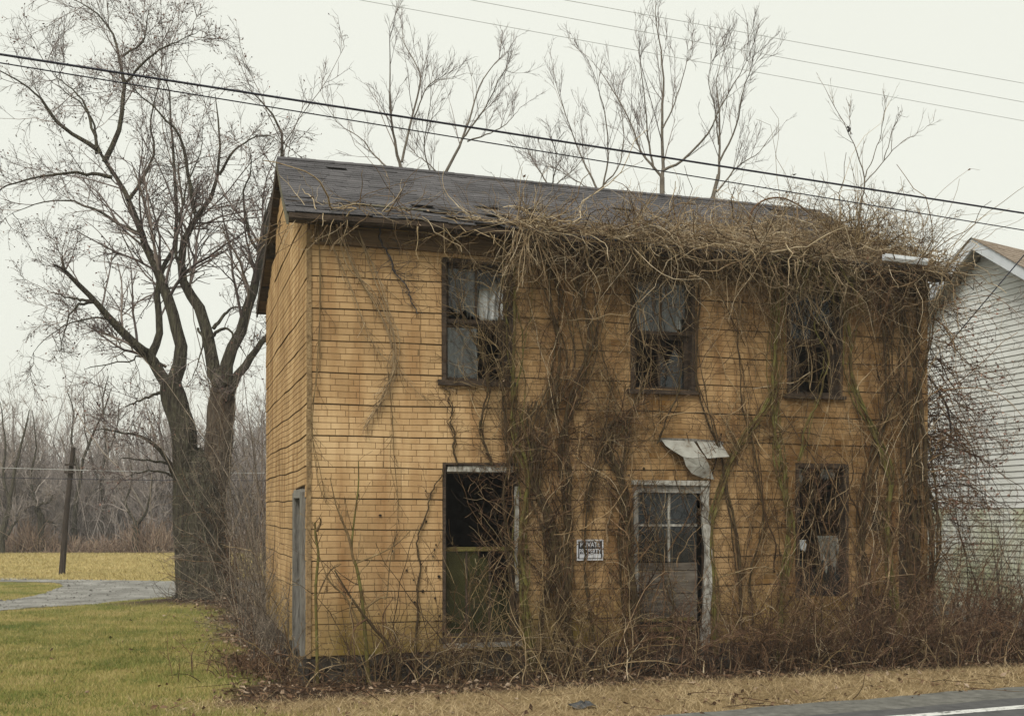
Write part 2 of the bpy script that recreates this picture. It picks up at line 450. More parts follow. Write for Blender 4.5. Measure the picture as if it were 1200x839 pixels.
def grow(P, R, n, lr, ang, up=0.1, wig=0.15, K=5, tmin=0.25, rr=0.6, rmin=0.002, lmin=0.0, lmax=99, taper=0.35, flat=None, tfall=0.45):
    N, K0, _ = P.shape
    idx = np.repeat(np.arange(N), n)
    M = len(idx)
    t = rng.uniform(tmin, 1, M)
    f = t * (K0 - 1)
    i = np.minimum(f.astype(int), K0 - 2)
    fr = (f - i)[:, None]
    base = P[idx, i] * (1 - fr) + P[idx, i + 1] * fr
    rad = R[idx, i] * (1 - fr[:, 0]) + R[idx, i + 1] * fr[:, 0]
    tan = norm(P[idx, i + 1] - P[idx, i])
    pl = np.linalg.norm(np.diff(P, axis=1), axis=-1).sum(1)[idx]
    L = np.clip(pl * lr * rng.uniform(0.45, 1.25, M) * (1 - tfall * t), lmin, lmax)
    rv = rng.normal(size=(M, 3))
    if flat is not None:
        rv -= flat * (rv @ flat)[:, None] * 0.75
    perp = norm(rv - (rv * tan).sum(1, keepdims=True) * tan)
    a = (ang * rng.uniform(0.6, 1.35, M))[:, None]
    d = np.cos(a) * tan + np.sin(a) * perp
    d[:, 2] += up
    d = norm(d)
    Q = np.empty((M, K, 3))
    Q[:, 0] = base
    for k in range(1, K):
        d = d + rng.normal(size=(M, 3)) * wig
        d[:, 2] += up * 0.35
        d = norm(d)
        Q[:, k] = Q[:, k - 1] + d * (L / (K - 1))[:, None]
    r0 = np.maximum(rad * rr, rmin)
    R2 = r0[:, None] * np.linspace(1, taper, K)[None, :]
    return Q, np.maximum(R2, rmin * 0.55)


def leaf_quads(C, size, flatness=1.0):
    """little bent leaf quads at centres C"""
    M = len(C)
    a = norm(rng.normal(size=(M, 3)) * np.array([1, 1, flatness]))
    r = rng.normal(size=(M, 3)) * np.array([1, 1, flatness])
    b = norm(r - (r * a).sum(1, keepdims=True) * a)
    s = size * rng.uniform(0.5, 1.3, M)[:, None]
    w = s * rng.uniform(0.35, 0.7, M)[:, None]
    n = np.cross(a, b)
    v = np.stack([C - a * s * 0.5, C + b * w * 0.5 + n * s * 0.12, C + a * s * 0.5, C - b * w * 0.5 + n * s * 0.12], 1)
    return v.reshape(-1, 3), np.arange(M * 4).reshape(M, 4)


# ------------------------------------------------------------------ ground, road, drive
def loc_ab(x, y):
    dx, dy = x - CORNER[0], y - CORNER[1]
    return dx * U[0] + dy * U[1], dx * V[0] + dy * V[1]


def road_b(a):
    return -3.40 + 0.108 * a            # local depth of the road's edge


def sm(x, e0, e1):
    t = np.clip((x - e0) / (e1 - e0), 0, 1)
    return t * t * (3 - 2 * t)


def wob(x, y, s=1.0):
    return (np.sin(x * 1.7 * s + y * 0.6 * s) + np.sin(x * 0.9 * s - y * 1.9 * s + 1.3) + np.sin(x * 3.9 * s + y * 3.1 * s + 0.4) * 0.6 + np.sin(x * 7.3 * s - y * 5.7 * s) * 0.35) / 2.95


def zones(x, y):
    """(litter, straw, field) weights at ground points"""
    a, b = loc_ab(x, y)
    w = wob(x, y)
    # leaf litter: along the front, round the left side, in the gap to the neighbour, under the big tree
    front = sm(b + 1.25 + 0.25 * w, -0.12, 0.15) * sm(a + 0.75 + 0.4 * w, -0.25, 0.25)
    side = sm(a + 0.75 + 0.35 * w, -0.25, 0.25) * sm(b + 0.9, -0.2, 0.3) * (1 - sm(b, 6.5, 8.0))
    tx, ty = TREE[0], TREE[1]
    tree = 1 - sm(np.hypot((x - tx) / 1.4, y - ty) + 0.35 * w, 0.9, 1.7)
    litter = np.clip(np.maximum(np.maximum(front, side), tree), 0, 1)
    straw = sm(a + 0.7 + 0.9 * w + 0.35 * (b + 2), -0.7, 0.7) * (1 - sm(b + 1.1, -0.1, 0.3))
    field = sm(y, 31.0, 33.5)
    return litter, straw, field


TREE = ground(246, 706)


def ground_z(x, y):
    a, b = loc_ab(x, y)
    z = 0.018 * wob(x, y, 1.0) + 0.010 * wob(x + 3, y - 2, 3.1)
    z = z * sm(np.hypot(x, y), 3, 9) * (1 - sm(np.asarray(y, float), 18.5, 20.5))
    # the verge falls a little to the road; a low mound round the big tree
    z = z - 0.05 * (1 - sm(b - road_b(a), -0.1, 0.7)) - 0.03
    z = z + 0.16 * np.exp(-((x - TREE[0]) ** 2 / 2.2 + (y - TREE[1]) ** 2 / 1.6))
    return z


def make_ground():
    xs = np.concatenate([np.linspace(-900, -70, 12), np.linspace(-60, -13, 48), np.arange(-12, 14.01, 0.14), np.linspace(15, 60, 40), np.linspace(75, 900, 12)])
    ys = np.concatenate([np.linspace(-60, 5, 12), np.arange(6, 26.01, 0.14), np.linspace(26.5, 75, 90), np.linspace(80, 1500, 14)])
    X, Y = np.meshgrid(xs, ys)
    Z = ground_z(X, Y)
    nx, ny = len(xs), len(ys)
    v = np.stack([X, Y, Z], -1).reshape(-1, 3)
    i = np.arange(nx * ny).reshape(ny, nx)
    f = np.stack([i[:-1, :-1], i[:-1, 1:], i[1:, 1:], i[1:, :-1]], -1).reshape(-1, 4)
    me = mesh_arrays('ground', v, f, True)
    li, st, fi = zones(X.ravel(), Y.ravel())
    ca = me.color_attributes.new('zone', 'FLOAT_COLOR', 'POINT')
    c = np.stack([li, st, fi, np.ones_like(li)], -1).astype(np.float32)
    ca.data.foreach_set('color', c.ravel())
    m, n, l, p = new_mat('ground')
    geo = n.new('ShaderNodeNewGeometry')
    av = n.new('ShaderNodeAttribute'); av.attribute_name = 'zone'
    sp = n.new('ShaderNodeSeparateColor'); l.new(av.outputs['Color'], sp.inputs[0])

    def noise(scale, det=8, ro=0.65, st=(1, 1, 1)):
        mp = n.new('ShaderNodeMapping'); mp.inputs['Scale'].default_value = st
        l.new(geo.outputs['Position'], mp.inputs['Vector'])
        z = n.new('ShaderNodeTexNoise'); z.inputs['Scale'].default_value = scale; z.inputs['Detail'].default_value = det; z.inputs['Roughness'].default_value = ro
        l.new(mp.outputs[0], z.inputs['Vector'])
        return z.outputs['Fac']

    def mixc(fac, a, b):
        x = n.new('ShaderNodeMix'); x.data_type = 'RGBA'
        l.new(fac, x.inputs['Factor']); l.new(a, x.inputs['A']); l.new(b, x.inputs['B'])
        return x.outputs['Result']
    n1, n2, n3 = noise(0.55), noise(9, 9, 0.75), noise(0.35, 8, 0.7, (1, 0.8, 1))
    a1 = n.new('ShaderNodeMath'); a1.operation = 'MULTIPLY_ADD'; a1.inputs[1].default_value = 0.35; l.new(n2, a1.inputs[0]); l.new(n1, a1.inputs[2])
    lawn = ramp(n, [(0.46, (0.055, 0.088, 0.016)), (0.58, (0.135, 0.142, 0.034)), (0.70, (0.25, 0.205, 0.066)), (0.88, (0.34, 0.255, 0.12))])
    l.new(a1.outputs[0], lawn.inputs['Fac'])
    fieldc = ramp(n, [(0.32, (0.17, 0.165, 0.05)), (0.50, (0.29, 0.225, 0.085)), (0.75, (0.37, 0.285, 0.12))])
    a3 = n.new('ShaderNodeMath'); a3.operation = 'MULTIPLY_ADD'; a3.inputs[1].default_value = 0.12; l.new(n2, a3.inputs[0]); l.new(n3, a3.inputs[2])
    l.new(a3.outputs[0], fieldc.inputs['Fac'])
    straw = ramp(n, [(0.3, (0.10, 0.068, 0.032)), (0.5, (0.235, 0.17, 0.085)), (0.7, (0.36, 0.275, 0.15))]); l.new(n2, straw.inputs['Fac'])
    litt = ramp(n, [(0.3, (0.022, 0.013, 0.008)), (0.55, (0.062, 0.038, 0.023)), (0.75, (0.14, 0.095, 0.06))]); l.new(n2, litt.inputs['Fac'])
    c1 = mixc(sp.outputs['Blue'], lawn.outputs['Color'], fieldc.outputs['Color'])
    c2 = mixc(sp.outputs['Green'], c1, straw.outputs['Color'])
    c3 = mixc(sp.outputs['Red'], c2, litt.outputs['Color'])
    l.new(c3, p.inputs['Base Color'])
    p.inputs['Roughness'].default_value = 0.95; p.inputs['Specular IOR Level'].default_value = 0.1
    b = n.new('ShaderNodeBump'); b.inputs['Strength'].default_value = 0.8; b.inputs['Distance'].default_value = 0.04
    l.new(n2, b.inputs['Height']); l.new(b.outputs[0], p.inputs['Normal'])
    me.materials.append(m)
    o = bpy.data.objects.new('ground', me); col.objects.link(o)
    tag(o, 'lawn and straw coloured verge with brown leaf litter by the house', kind='structure')


make_ground()


def strip(name, mat, a0, a1, near, far, z, n=160, m=3, wobble=0.0, label=None):
    """sheet along the street: near/far are functions of a giving local b"""
    A = np.linspace(a0, a1, n)
    rows = []
    for k in range(m + 1):
        t = k / m
        b = near(A) * (1 - t) + far(A) * t
        if k == m and wobble:
            b = b + wobble * (np.sin(A * 3.1) + np.sin(A * 7.7 + 1) * 0.6 + np.sin(A * 17.3) * 0.4)
        rows.append(Warr(np.stack([A, b, np.full_like(A, z)], -1)))
    v = np.array(rows)
    i = np.arange((m + 1) * n).reshape(m + 1, n)
    f = np.stack([i[:-1, :-1], i[:-1, 1:], i[1:, 1:], i[1:, :-1]], -1).reshape(-1, 4)
    o = link(name, mesh_arrays(name, v.reshape(-1, 3), f), mat)
    tag(o, label, kind='structure')
    return o


strip('road_shoulder', 'asphalt_edge', -60, 90, lambda a: road_b(a) - 0.9, lambda a: road_b(a), -0.035, n=900, wobble=0.025, label='crumbling grey asphalt edge of the road beside the straw verge')
strip('road', 'asphalt', -60, 90, lambda a: road_b(a) - 8.0, lambda a: road_b(a) - 0.62, -0.030, n=900, wobble=0.02, label='grey asphalt road in front of the house')
strip('road_marking', 'road_paint', -60, 90, lambda a: road_b(a) - 1.12 - 0.03 * (a - 6), lambda a: road_b(a) - 0.97 - 0.03 * (a - 6), -0.026, n=900, wobble=0.004, label='white painted edge line on the road')

# gravel drive: outline read from the photograph, laid on the ground as a sheet with a real shape
drive_far = [(-900, 673), (-200, 674), (0, 676), (70, 678), (140, 679), (215, 680), (300, 681), (420, 682)]
drive_near = [(420, 694), (300, 695), (215, 697), (170, 702), (120, 706), (70, 709), (0, 714), (-160, 732), (-420, 770), (-700, 810)]
drive_in = [(-1500, 790), (-500, 735), (-200, 718), (-60, 708), (0, 703), (30, 699), (55, 693), (72, 686), (60, 681.5), (0, 680.5), (-200, 679), (-900, 678)]
far_l = spline([ground(*p) for p in drive_far], 60)
outer = spline([ground(*p) for p in drive_near], 90)
inner = spline([ground(*p) for p in drive_in], 110)


def drive_sheet(polys):
    import mathutils.geometry as mg
    mb = MB()
    for poly in polys:
        pts = [Vector((p[0], p[1], 0)) for p in poly]
        tri = mg.tessellate_polygon([pts])
        b = len(mb.v)
        mb.v += [(p[0], p[1], -0.018) for p in poly]
        mb.f += [(b + t[0], b + t[1], b + t[2]) for t in tri]
    return mb.build('driveway', 'gravel')


jit = lambda L: [p + np.array([random.uniform(-.06, .06), random.uniform(-.10, .10), 0]) for p in L]
drive = drive_sheet([jit(list(far_l)) + jit(list(outer)) + jit(list(inner))])
tag(drive, 'pale gravel driveway curving past the lawn', kind='structure')

# ------------------------------------------------------------------ the house
house = thing('abandoned_house', 'derelict two storey house with tan faux brick siding under dead vines', 'house', tuple(CORNER), YAW)

RIDGE_B, EAVE_OH, RAKE_OH = DEP / 2, 0.32, 0.27
Z_EAVE, Z_RIDGE = 5.25, 6.78


def droop(a):
    t = np.clip(np.asarray(a, float) / LEN, 0, 1.05)
    return -0.17 * t ** 1.6 + 0.02 * np.sin(t * 9)


def opening(x0, x1, y0, y1):
    a0, zt = wallpx(x0, y0); a1, _ = wallpx(x1, y0); _, zb = wallpx(x0, y1)
    return [a0, a1, zb, zt]


O_UP1 = opening(517, 600, 303, 446)
zu0, zu1 = O_UP1[2], O_UP1[3]
O_UP2 = opening(738, 813, 318, 460); O_UP2[2:] = [zu0 - 0.02, zu1 - 0.02]
O_UP3 = opening(921, 985, 330, 463); O_UP3[2:] = [zu0 - 0.02, zu1 - 0.03]
O_TALL = opening(518, 606, 542, 747)
O_DOOR = opening(741, 828, 563, 757)
O_LOW3 = opening(931, 992, 543, 700)
HOLES = [O_UP1, O_UP2, O_UP3, O_TALL, O_DOOR, O_LOW3]


def subtract(rects, hole):
    h0, h1, hz0, hz1 = hole
    out = []
    for (a0, a1, z0, z1) in rects:
        if a1 <= h0 or a0 >= h1 or z1 <= hz0 or z0 >= hz1:
            out.append((a0, a1, z0, z1)); continue
        if a0 < h0: out.append((a0, h0, z0, z1))
        if a1 > h1: out.append((h1, a1, z0, z1))
        m0, m1 = max(a0, h0), min(a1, h1)
        if z0 < hz0: out.append((m0, m1, z0, hz0))
        if z1 > hz1: out.append((m0, m1, hz1, z1))
    return out


def cut(rect, holes, mn=0.012):
    r = [rect]
    for h in holes:
        r = subtract(r, h)
    return [q for q in r if q[1] - q[0] > mn and q[3] - q[2] > mn]


# bare wall core with its openings
mb = MB()
for r in cut((0.0, LEN, 0.0, 5.2), HOLES):
    mb.box(r[0], r[1], 0.0, 0.14, r[2], r[3])
mb.build('front_wall', 'sheathing', house)
MB().box(LEN - 0.14, LEN, 0.142, DEP - 0.142, 0, 5.2).build('right_wall', 'sheathing', house)
MB().box(0, LEN, DEP - 0.14, DEP, 0, 5.2).build('back_wall', 'sheathing', house)
mb = MB()
DOOR_S = [0.30, 1.17, 0.12, 2.16]                 # door opening in the gable wall (along depth)
for r in cut((0.142, DEP - 0.142, 0.0, 5.2), [DOOR_S]):
    mb.box(0.0, 0.14, r[0], r[1], r[2], r[3])
mb.slab([(0.0, 0.142, 5.202), (0.0, DEP - 0.142, 5.202), (0.0, RIDGE_B, Z_RIDGE - 0.14)], (0.14, 0, 0))
mb.build('left_wall', 'sheathing', house)
MB().slab([(LEN - 0.14, 0.142, 5.202), (LEN - 0.14, DEP - 0.142, 5.202), (LEN - 0.14, RIDGE_B, Z_RIDGE - 0.34)], (0.14, 0, 0)).build('right_gable', 'sheathing', house)
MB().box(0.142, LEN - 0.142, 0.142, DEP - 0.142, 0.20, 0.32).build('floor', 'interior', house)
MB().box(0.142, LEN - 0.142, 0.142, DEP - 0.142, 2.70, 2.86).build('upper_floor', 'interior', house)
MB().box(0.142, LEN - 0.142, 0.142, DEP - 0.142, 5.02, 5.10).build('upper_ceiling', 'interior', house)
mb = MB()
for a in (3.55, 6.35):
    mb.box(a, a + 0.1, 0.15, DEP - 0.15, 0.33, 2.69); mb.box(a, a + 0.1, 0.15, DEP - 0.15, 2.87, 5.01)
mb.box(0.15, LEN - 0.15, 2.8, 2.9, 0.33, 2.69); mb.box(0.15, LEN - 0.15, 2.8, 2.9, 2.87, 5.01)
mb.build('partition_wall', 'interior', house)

# foundation stones
a = 0.0
while a < LEN:
    w = random.uniform(0.28, 0.5)
    z = -0.05
    for hgt in (0.17, 0.13):
        MB().box(a + 0.008, min(a + w, LEN) - 0.008, -0.05 + random.uniform(-0.02, 0.015), -0.002, z + 0.006, z + hgt - 0.006, 0.014).build('foundation_stone', 'stone', house)
        z += hgt
    a += w
s = 0.0
while s < DEP:
    w = random.uniform(0.3, 0.5)
    MB().box(-0.05 + random.uniform(-0.02, 0.015), -0.002, s + 0.008, min(s + w, DEP) - 0.008, -0.05, 0.24, 0.014).build('foundation_stone', 'stone', house)
    s += w

# siding sheets and their bricks
COURSE, BL = 0.0728, 0.212
SHEET_H = COURSE * 5
SHEET_L = BL * 5.5


def zwarp(s, z, side):
    if side:
        return 0.012 * np.sin(s * 1.3 + z * 0.9) + 0.005 * np.sin(s * 4.1 + z * 2.7)
    return 0.012 * np.sin(s * 0.9 + z * 1.3) + 0.003 * np.sin(s * 4.7 + z * 4.1)


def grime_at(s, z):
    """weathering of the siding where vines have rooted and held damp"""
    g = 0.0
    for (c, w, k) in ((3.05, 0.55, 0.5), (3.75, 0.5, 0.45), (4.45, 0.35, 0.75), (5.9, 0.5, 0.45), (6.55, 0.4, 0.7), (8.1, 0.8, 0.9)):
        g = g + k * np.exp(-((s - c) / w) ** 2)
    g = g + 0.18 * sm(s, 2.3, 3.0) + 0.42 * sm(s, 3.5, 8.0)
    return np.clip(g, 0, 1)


def rake_z(s):
    return Z_EAVE - 0.02 + (Z_RIDGE - Z_EAVE) * (1 - abs(s - RIDGE_B) / (RIDGE_B + EAVE_OH)) - 0.10


def pt(side, s, z, off, jit=None):
    z = z + zwarp(s, z, side)
    return (-off, s, z) if side else (s, -off, z)


brick_objects = 0
unit = MB()
w2, h2, d = 0.5, 0.5, 1.0
unit.v = [(-.5, 0, -.5), (.5, 0, -.5), (.5, 0, .5), (-.5, 0, .5), (-.485, -1, -.46), (.485, -1, -.46), (.485, -1, .46), (-.485, -1, .46)]
unit.f = [(4, 5, 6, 7), (0, 1, 5, 4), (1, 2, 6, 5), (2, 3, 7, 6), (3, 0, 4, 7)]
brick_me = bpy.data.meshes.new('brick')
brick_me.from_pydata(unit.v, [], unit.f)
brick_me.update()
ga = brick_me.color_attributes.new('grime', 'FLOAT_COLOR', 'POINT')
ga.data.foreach_set('color', np.tile(np.array([0, 0, 0, 1], np.float32), 8))
brick_me.materials.append(MATS['brick'])
bulk_v, bulk_f, bulk_g = [], [], []
MISSING = [opening(1052, 1078, 585, 712), opening(1000, 1050, 700, 760), opening(1020, 1044, 598, 622)]


def put_sheet(side, s0, s1, z0, z1, holes, length, sheet_no):
    global brick_objects
    tilt0, tilt1 = random.uniform(0.006, 0.018), random.uniform(0.004, 0.009)
    mbs = MB()
    pieces = cut((max(s0, 0.0), min(s1, length), z0, z1), holes)
    if not pieces:
        return
    def off(z):
        t = (z - z0) / (z1 - z0)
        return 0.012 + tilt0 * (1 - t) + tilt1 * t
    N = 5
    sheet = None
    for (a0, a1, b0, b1) in pieces:
        if side:
            top = min(rake_z(a0), rake_z(a1))
            if b0 > top - 0.03: continue
            b1 = min(b1, top)
        ss = np.linspace(a0, a1, N + 1)
        mbs = MB()
        lo, hi = [], []
        for x0 in ss:
            lo.append((pt(side, x0, b0, 0.001), pt(side, x0, b0, off(b0))))
            hi.append((pt(side, x0, b1, 0.001), pt(side, x0, b1, off(b1))))
        n = N + 1
        mbs.v = [q[0] for q in lo] + [q[1] for q in lo] + [q[0] for q in hi] + [q[1] for q in hi]
        for q in range(N):
            mbs.f += [(n + q, n + q + 1, 3 * n + q + 1, 3 * n + q), (q, q + 1, n + q + 1, n + q), (3 * n + q, 3 * n + q + 1, 2 * n + q + 1, 2 * n + q)]
        mbs.f += [(0, n, 3 * n, 2 * n), (n - 1, 3 * n - 1, 4 * n - 1, 2 * n - 1)]
        sheet = mbs.build('siding_sheet', 'joint', house)
    if sheet is None:
        return
    # bricks
    for c in range(5):
        zc0 = z0 + c * COURSE
        row = sheet_no * 5 + c
        shift = (row % 2) * BL * 0.5 + 0.03 * sin(row * 2.3)
        k0 = math.floor((s0 - shift) / BL)
        x = shift + k0 * BL
        while x < s1:
            r0, r1 = max(x, s0) + 0.0027, min(x + BL, s1) - 0.0027
            x += BL
            if r1 - r0 < 0.02:
                continue
            full = (zc0 + 0.0034, zc0 + COURSE - (0.010 if c == 4 else 0.0034))
            for (a0, a1, b0, b1) in cut((r0, min(r1, length - 0.003), full[0], full[1]), holes, 0.015):
                if side:
                    top = min(rake_z(a0), rake_z(a1))
                    if b1 > top: continue
                if a0 < 0.002: a0 = 0.002
                th = 0.0035 + random.uniform(0, 0.0012)
                if (not side) and a1 < 1.62 and brick_objects < 300 and b0 > 2.05:
                    m = ((a0 + a1) / 2, (b0 + b1) / 2)
                    o = bpy.data.objects.new('brick', brick_me)
                    p = pt(side, m[0], m[1], off(m[1]) + 0.0005)
                    o.location = p
                    o.scale = (a1 - a0, th, b1 - b0)
                    o.rotation_euler = (-math.atan((tilt0 - tilt1) / SHEET_H) * 1.0, -math.atan(float(zwarp(a1, m[1], side) - zwarp(a0, m[1], side)) / (a1 - a0)), 0)
                    o.parent = sheet
                    col.objects.link(o)
                    brick_objects += 1
                else:
                    b = len(bulk_v)
                    inx, inz = 0.0015, 0.0018
                    for (xx, zz, oo) in ((a0, b0, 0), (a1, b0, 0), (a1, b1, 0), (a0, b1, 0)):
                        bulk_v.append(pt(side, xx, zz, off(zz) + 0.0005))
                    for (xx, zz) in ((a0 + inx, b0 + inz), (a1 - inx, b0 + inz), (a1 - inx, b1 - inz), (a0 + inx, b1 - inz)):
                        bulk_v.append(pt(side, xx, zz, off(zz) + th))
                    fs = [(4, 5, 6, 7), (0, 1, 5, 4), (1, 2, 6, 5), (2, 3, 7, 6), (3, 0, 4, 7)]
                    for q in fs:
                        q = tuple(b + i for i in q)
                        bulk_f.append(tuple(reversed(q)) if side else q)
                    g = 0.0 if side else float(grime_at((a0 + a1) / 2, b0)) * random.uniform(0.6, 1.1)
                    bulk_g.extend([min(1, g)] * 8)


row, z = 0, ZB
while z < ZT:
    s = -random.uniform(0, SHEET_L)
    while s < LEN:
        put_sheet(False, max(s, 0), min(s + SHEET_L, LEN), z, min(z + SHEET_H - random.choice((0.004, 0.006, 0.008, 0.012)), ZT), HOLES + MISSING, LEN, row)
        s += SHEET_L
    row += 1
    z += SHEET_H
row, z = 0, ZB
sh = [(DOOR_S[0] - 0.09, DOOR_S[1] + 0.09, 0, DOOR_S[3] + 0.06)]
while z < Z_RIDGE:
    s = -random.uniform(0, SHEET_L)
    while s < DEP:
        put_sheet(True, max(s, 0), min(s + SHEET_L, DEP), z, z + SHEET_H - 0.011, sh, DEP, row)
        s += SHEET_L
    row += 1
    z += SHEET_H
me = mesh_arrays('brick_courses', np.array(bulk_v), np.array(bulk_f))
ga = me.color_attributes.new('grime', 'FLOAT_COLOR', 'POINT')
g = np.array(bulk_g, np.float32)
ga.data.foreach_set('color', np.stack([g, g, g, np.ones_like(g)], -1).ravel())
o = link('brick_courses', me, 'brick', house)
o['kind'] = 'stuff'

# punctures and split edges in the siding
mb = MB()
for _ in range(90):
    zone = random.choice([(6.0, 6.55), (6.0, 6.55), (6.0, 6.55), (7.3, 8.2), (7.3, 8.2), (1.1, 1.55), (2.9, 4.2), (0.1, 1.5)])
    a, z = random.uniform(*zone), random.uniform(0.7, 2.6)
    if any(h[0] - .03 < a < h[1] + .03 and h[2] < z < h[3] for h in HOLES): continue
    r = random.uniform(0.006, 0.02)
    n = random.randint(5, 8)
    mb.slab([(a + r * random.uniform(.6, 1.2) * cos(q / n * 2 * pi), -0.0455, z + r * random.uniform(.6, 1.5) * sin(q / n * 2 * pi)) for q in range(n)], (0, 0.02, 0))
mb.build('puncture', 'black_hole', house)['kind'] = 'stuff'

# corner boards and frieze
def board(name, mat, x0, x1, y0, y1, z0, z1, j=0.006, parent=house):
    return MB().box(x0, x1, y0, y1, z0, z1, j).build(name, mat, parent)


for k, (z0, z1) in enumerate(((0.25, 1.6), (1.6, 3.1), (3.1, 4.3), (4.3, 5.15))):
    board('corner_trim', 'corner', -0.040, 0.012, -0.046, -0.0395, z0 + 0.003, z1 - 0.003)
mb = MB()
A = np.linspace(0.05, LEN, 15)
for i in range(14):
    z0, z1 = 5.18 - 0.20, 5.18
    d0, d1 = float(droop(A[i])), float(droop(A[i + 1]))
    mb.hexa([(A[i], -0.062, z0 + d0), (A[i + 1], -0.062, z0 + d1), (A[i + 1], -0.002, z0 + d1), (A[i], -0.002, z0 + d0),
             (A[i], -0.062, z1 + d0), (A[i + 1], -0.062, z1 + d1), (A[i + 1], -0.002, z1 + d1), (A[i], -0.002, z1 + d0)])
mb.build('frieze_board', 'brown_wood', house)

# roof: deck, shingles, rake boards, soffit
A0, A1 = -RAKE_OH, LEN + 0.12


def roof_pt(a, t, lift=0.0, back=False):
    """t from 0 at the eave to 1 at the ridge"""
    b = -EAVE_OH + t * (RIDGE_B + EAVE_OH)
    if back: b = DEP - b
    # the left verge runs out of square: wide at the front eave, narrow at the ridge
    tc_ = min(max(t, 0.0), 1.0)
    oh = (0.13 if back else 0.27) * (1 - tc_) + 0.09 * tc_
    a = a + (RAKE_OH - oh) * max(0.0, 1 - max(0.0, a - A0) / 1.5)
    sag = -0.05 * sin(pi * t) * float(1 + 0.4 * sin(a * 1.1))
    return (a, b, Z_EAVE + t * (Z_RIDGE - Z_EAVE) + float(droop(a)) * (1 - 0.55 * t) + sag + lift)


for back in (False, True):
    mb = MB()
    As = np.linspace(A0, A1, 19); Ts = np.linspace(0, 1, 6)
    for i in range(18):
        for k in range(5):
            c = [roof_pt(As[i], Ts[k], -.03, back), roof_pt(As[i + 1], Ts[k], -.03, back), roof_pt(As[i + 1], Ts[k + 1], -.03, back), roof_pt(As[i], Ts[k + 1], -.03, back)]
            mb.hexa([(p[0], p[1], p[2] - 0.05) for p in c] + c)
    mb.build('roof_deck', 'dark_wood', house)
    mb = MB()
    ROWS = 27
    for r in range(ROWS):
        t0, t1 = r / ROWS - 0.008, (r + 1) / ROWS + 0.03
        a = A0 - 0.03 - random.uniform(0, 0.3)
        loose = 1.0 if r < 9 else 0.35
        while a < A1:
            w = random.uniform(0.28, 0.34)
            a0, a1 = max(a, A0 - 0.03) + 0.003, min(a + w, A1 + 0.03) - 0.003
            a += w
            if a1 - a0 < 0.04 or random.random() < 0.003 * loose: continue
            l0 = 0.020 + random.uniform(0, 0.014) * loose + (0.03 if random.random() < 0.05 * loose else 0)
            dt = random.uniform(-0.006, 0.006) * loose
            c0, c1 = roof_pt(a0, t0 + dt, l0, back), roof_pt(a1, t0 + dt + random.uniform(-.004, .004), l0 + random.uniform(-0.004, 0.006), back)
            c2, c3 = roof_pt(a1, min(t1, 1.0), 0.008, back), roof_pt(a0, min(t1, 1.0), 0.008, back)
            th = 0.008
            mb.hexa([(p[0], p[1], p[2] - th) for p in (c0, c1, c2, c3)] + [c0, c1, c2, c3])
    o = mb.build('shingles', 'roof_shingle', house)
    o['kind'] = 'stuff'
# torn layers lifting near the left eave
for k in range(9):
    a = random.uniform(-0.1, 2.2); t = random.uniform(0.03, 0.34); L = random.uniform(0.3, 0.8)
    p0, p1 = roof_pt(a, t, 0.045), roof_pt(a + L, t + random.uniform(-.01, .01), 0.04)
    q0, q1 = roof_pt(a, t + 0.05, 0.022), roof_pt(a + L, t + 0.05, 0.022)
    MB().hexa([(p[0], p[1], p[2] - 0.012) for p in (p0, p1, q1, q0)] + [p0, p1, q1, q0]).build('lifted_shingle', 'roof_edge' if k % 3 == 0 else 'roof_shingle', house)
# ridge cap
mb = MB()
a = A0 - 0.02
while a < A1:
    w = 0.3
    p0, p1 = roof_pt(a, 0.985, 0.03), roof_pt(min(a + w, A1), 0.985, 0.036)
    r0, r1 = roof_pt(a, 1.0, 0.045), roof_pt(min(a + w, A1), 1.0, 0.05)
    b0, b1 = roof_pt(a, 0.985, 0.03, True), roof_pt(min(a + w, A1), 0.985, 0.036, True)
    mb.slab([p0, p1, r1, r0], (0, 0, -0.012)); mb.slab([r0, r1, b1, b0], (0, 0, -0.012))
    a += w
mb.build('ridge_cap', 'roof_shingle', house)
# rake fascia and underside boards along the left gable
for back in (False, True):
    mb = MB(); sb = []
    for i in range(6):
        t0, t1 = i / 6, (i + 1) / 6
        p0, p1 = roof_pt(A0, t0, -0.005, back), roof_pt(A0, t1, -0.005, back)
        q0, q1 = (p0[0], p0[1], p0[2] - 0.13), (p1[0], p1[1], p1[2] - 0.13)
        mb.hexa([(p[0] - 0.025, p[1], p[2]) for p in (q0, q1)] + [(p[0] - 0.001, p[1], p[2]) for p in (q1, q0)] +
                [(p[0] - 0.025, p[1], p[2] + 0.012) for p in (p0, p1)] + [(p[0] - 0.001, p[1], p[2] + 0.012) for p in (p1, p0)])
    mb.build('rake_board', 'roof_edge' if not back else 'dark_wood', house)
    for i in range(9):
        t0 = 0.03 + i * 0.108
        p0, p1 = roof_pt(A0, t0, -0.086 - 0.02 * (i % 2), back), roof_pt(A0, t0 + 0.098, -0.086 - 0.02 * (i % 2), back)
        MB().hexa([(p0[0], p0[1], p0[2] - 0.022), (-0.005, p0[1], p0[2] - 0.022), (-0.005, p1[1], p1[2] - 0.022), (p1[0], p1[1], p1[2] - 0.022),
                   (p0[0], p0[1], p0[2]), (-0.005, p0[1], p0[2]), (-0.005, p1[1], p1[2]), (p1[0], p1[1], p1[2])]).build('soffit_board', ('brown_wood', 'dark_wood', 'brown_wood')[i % 3], house)
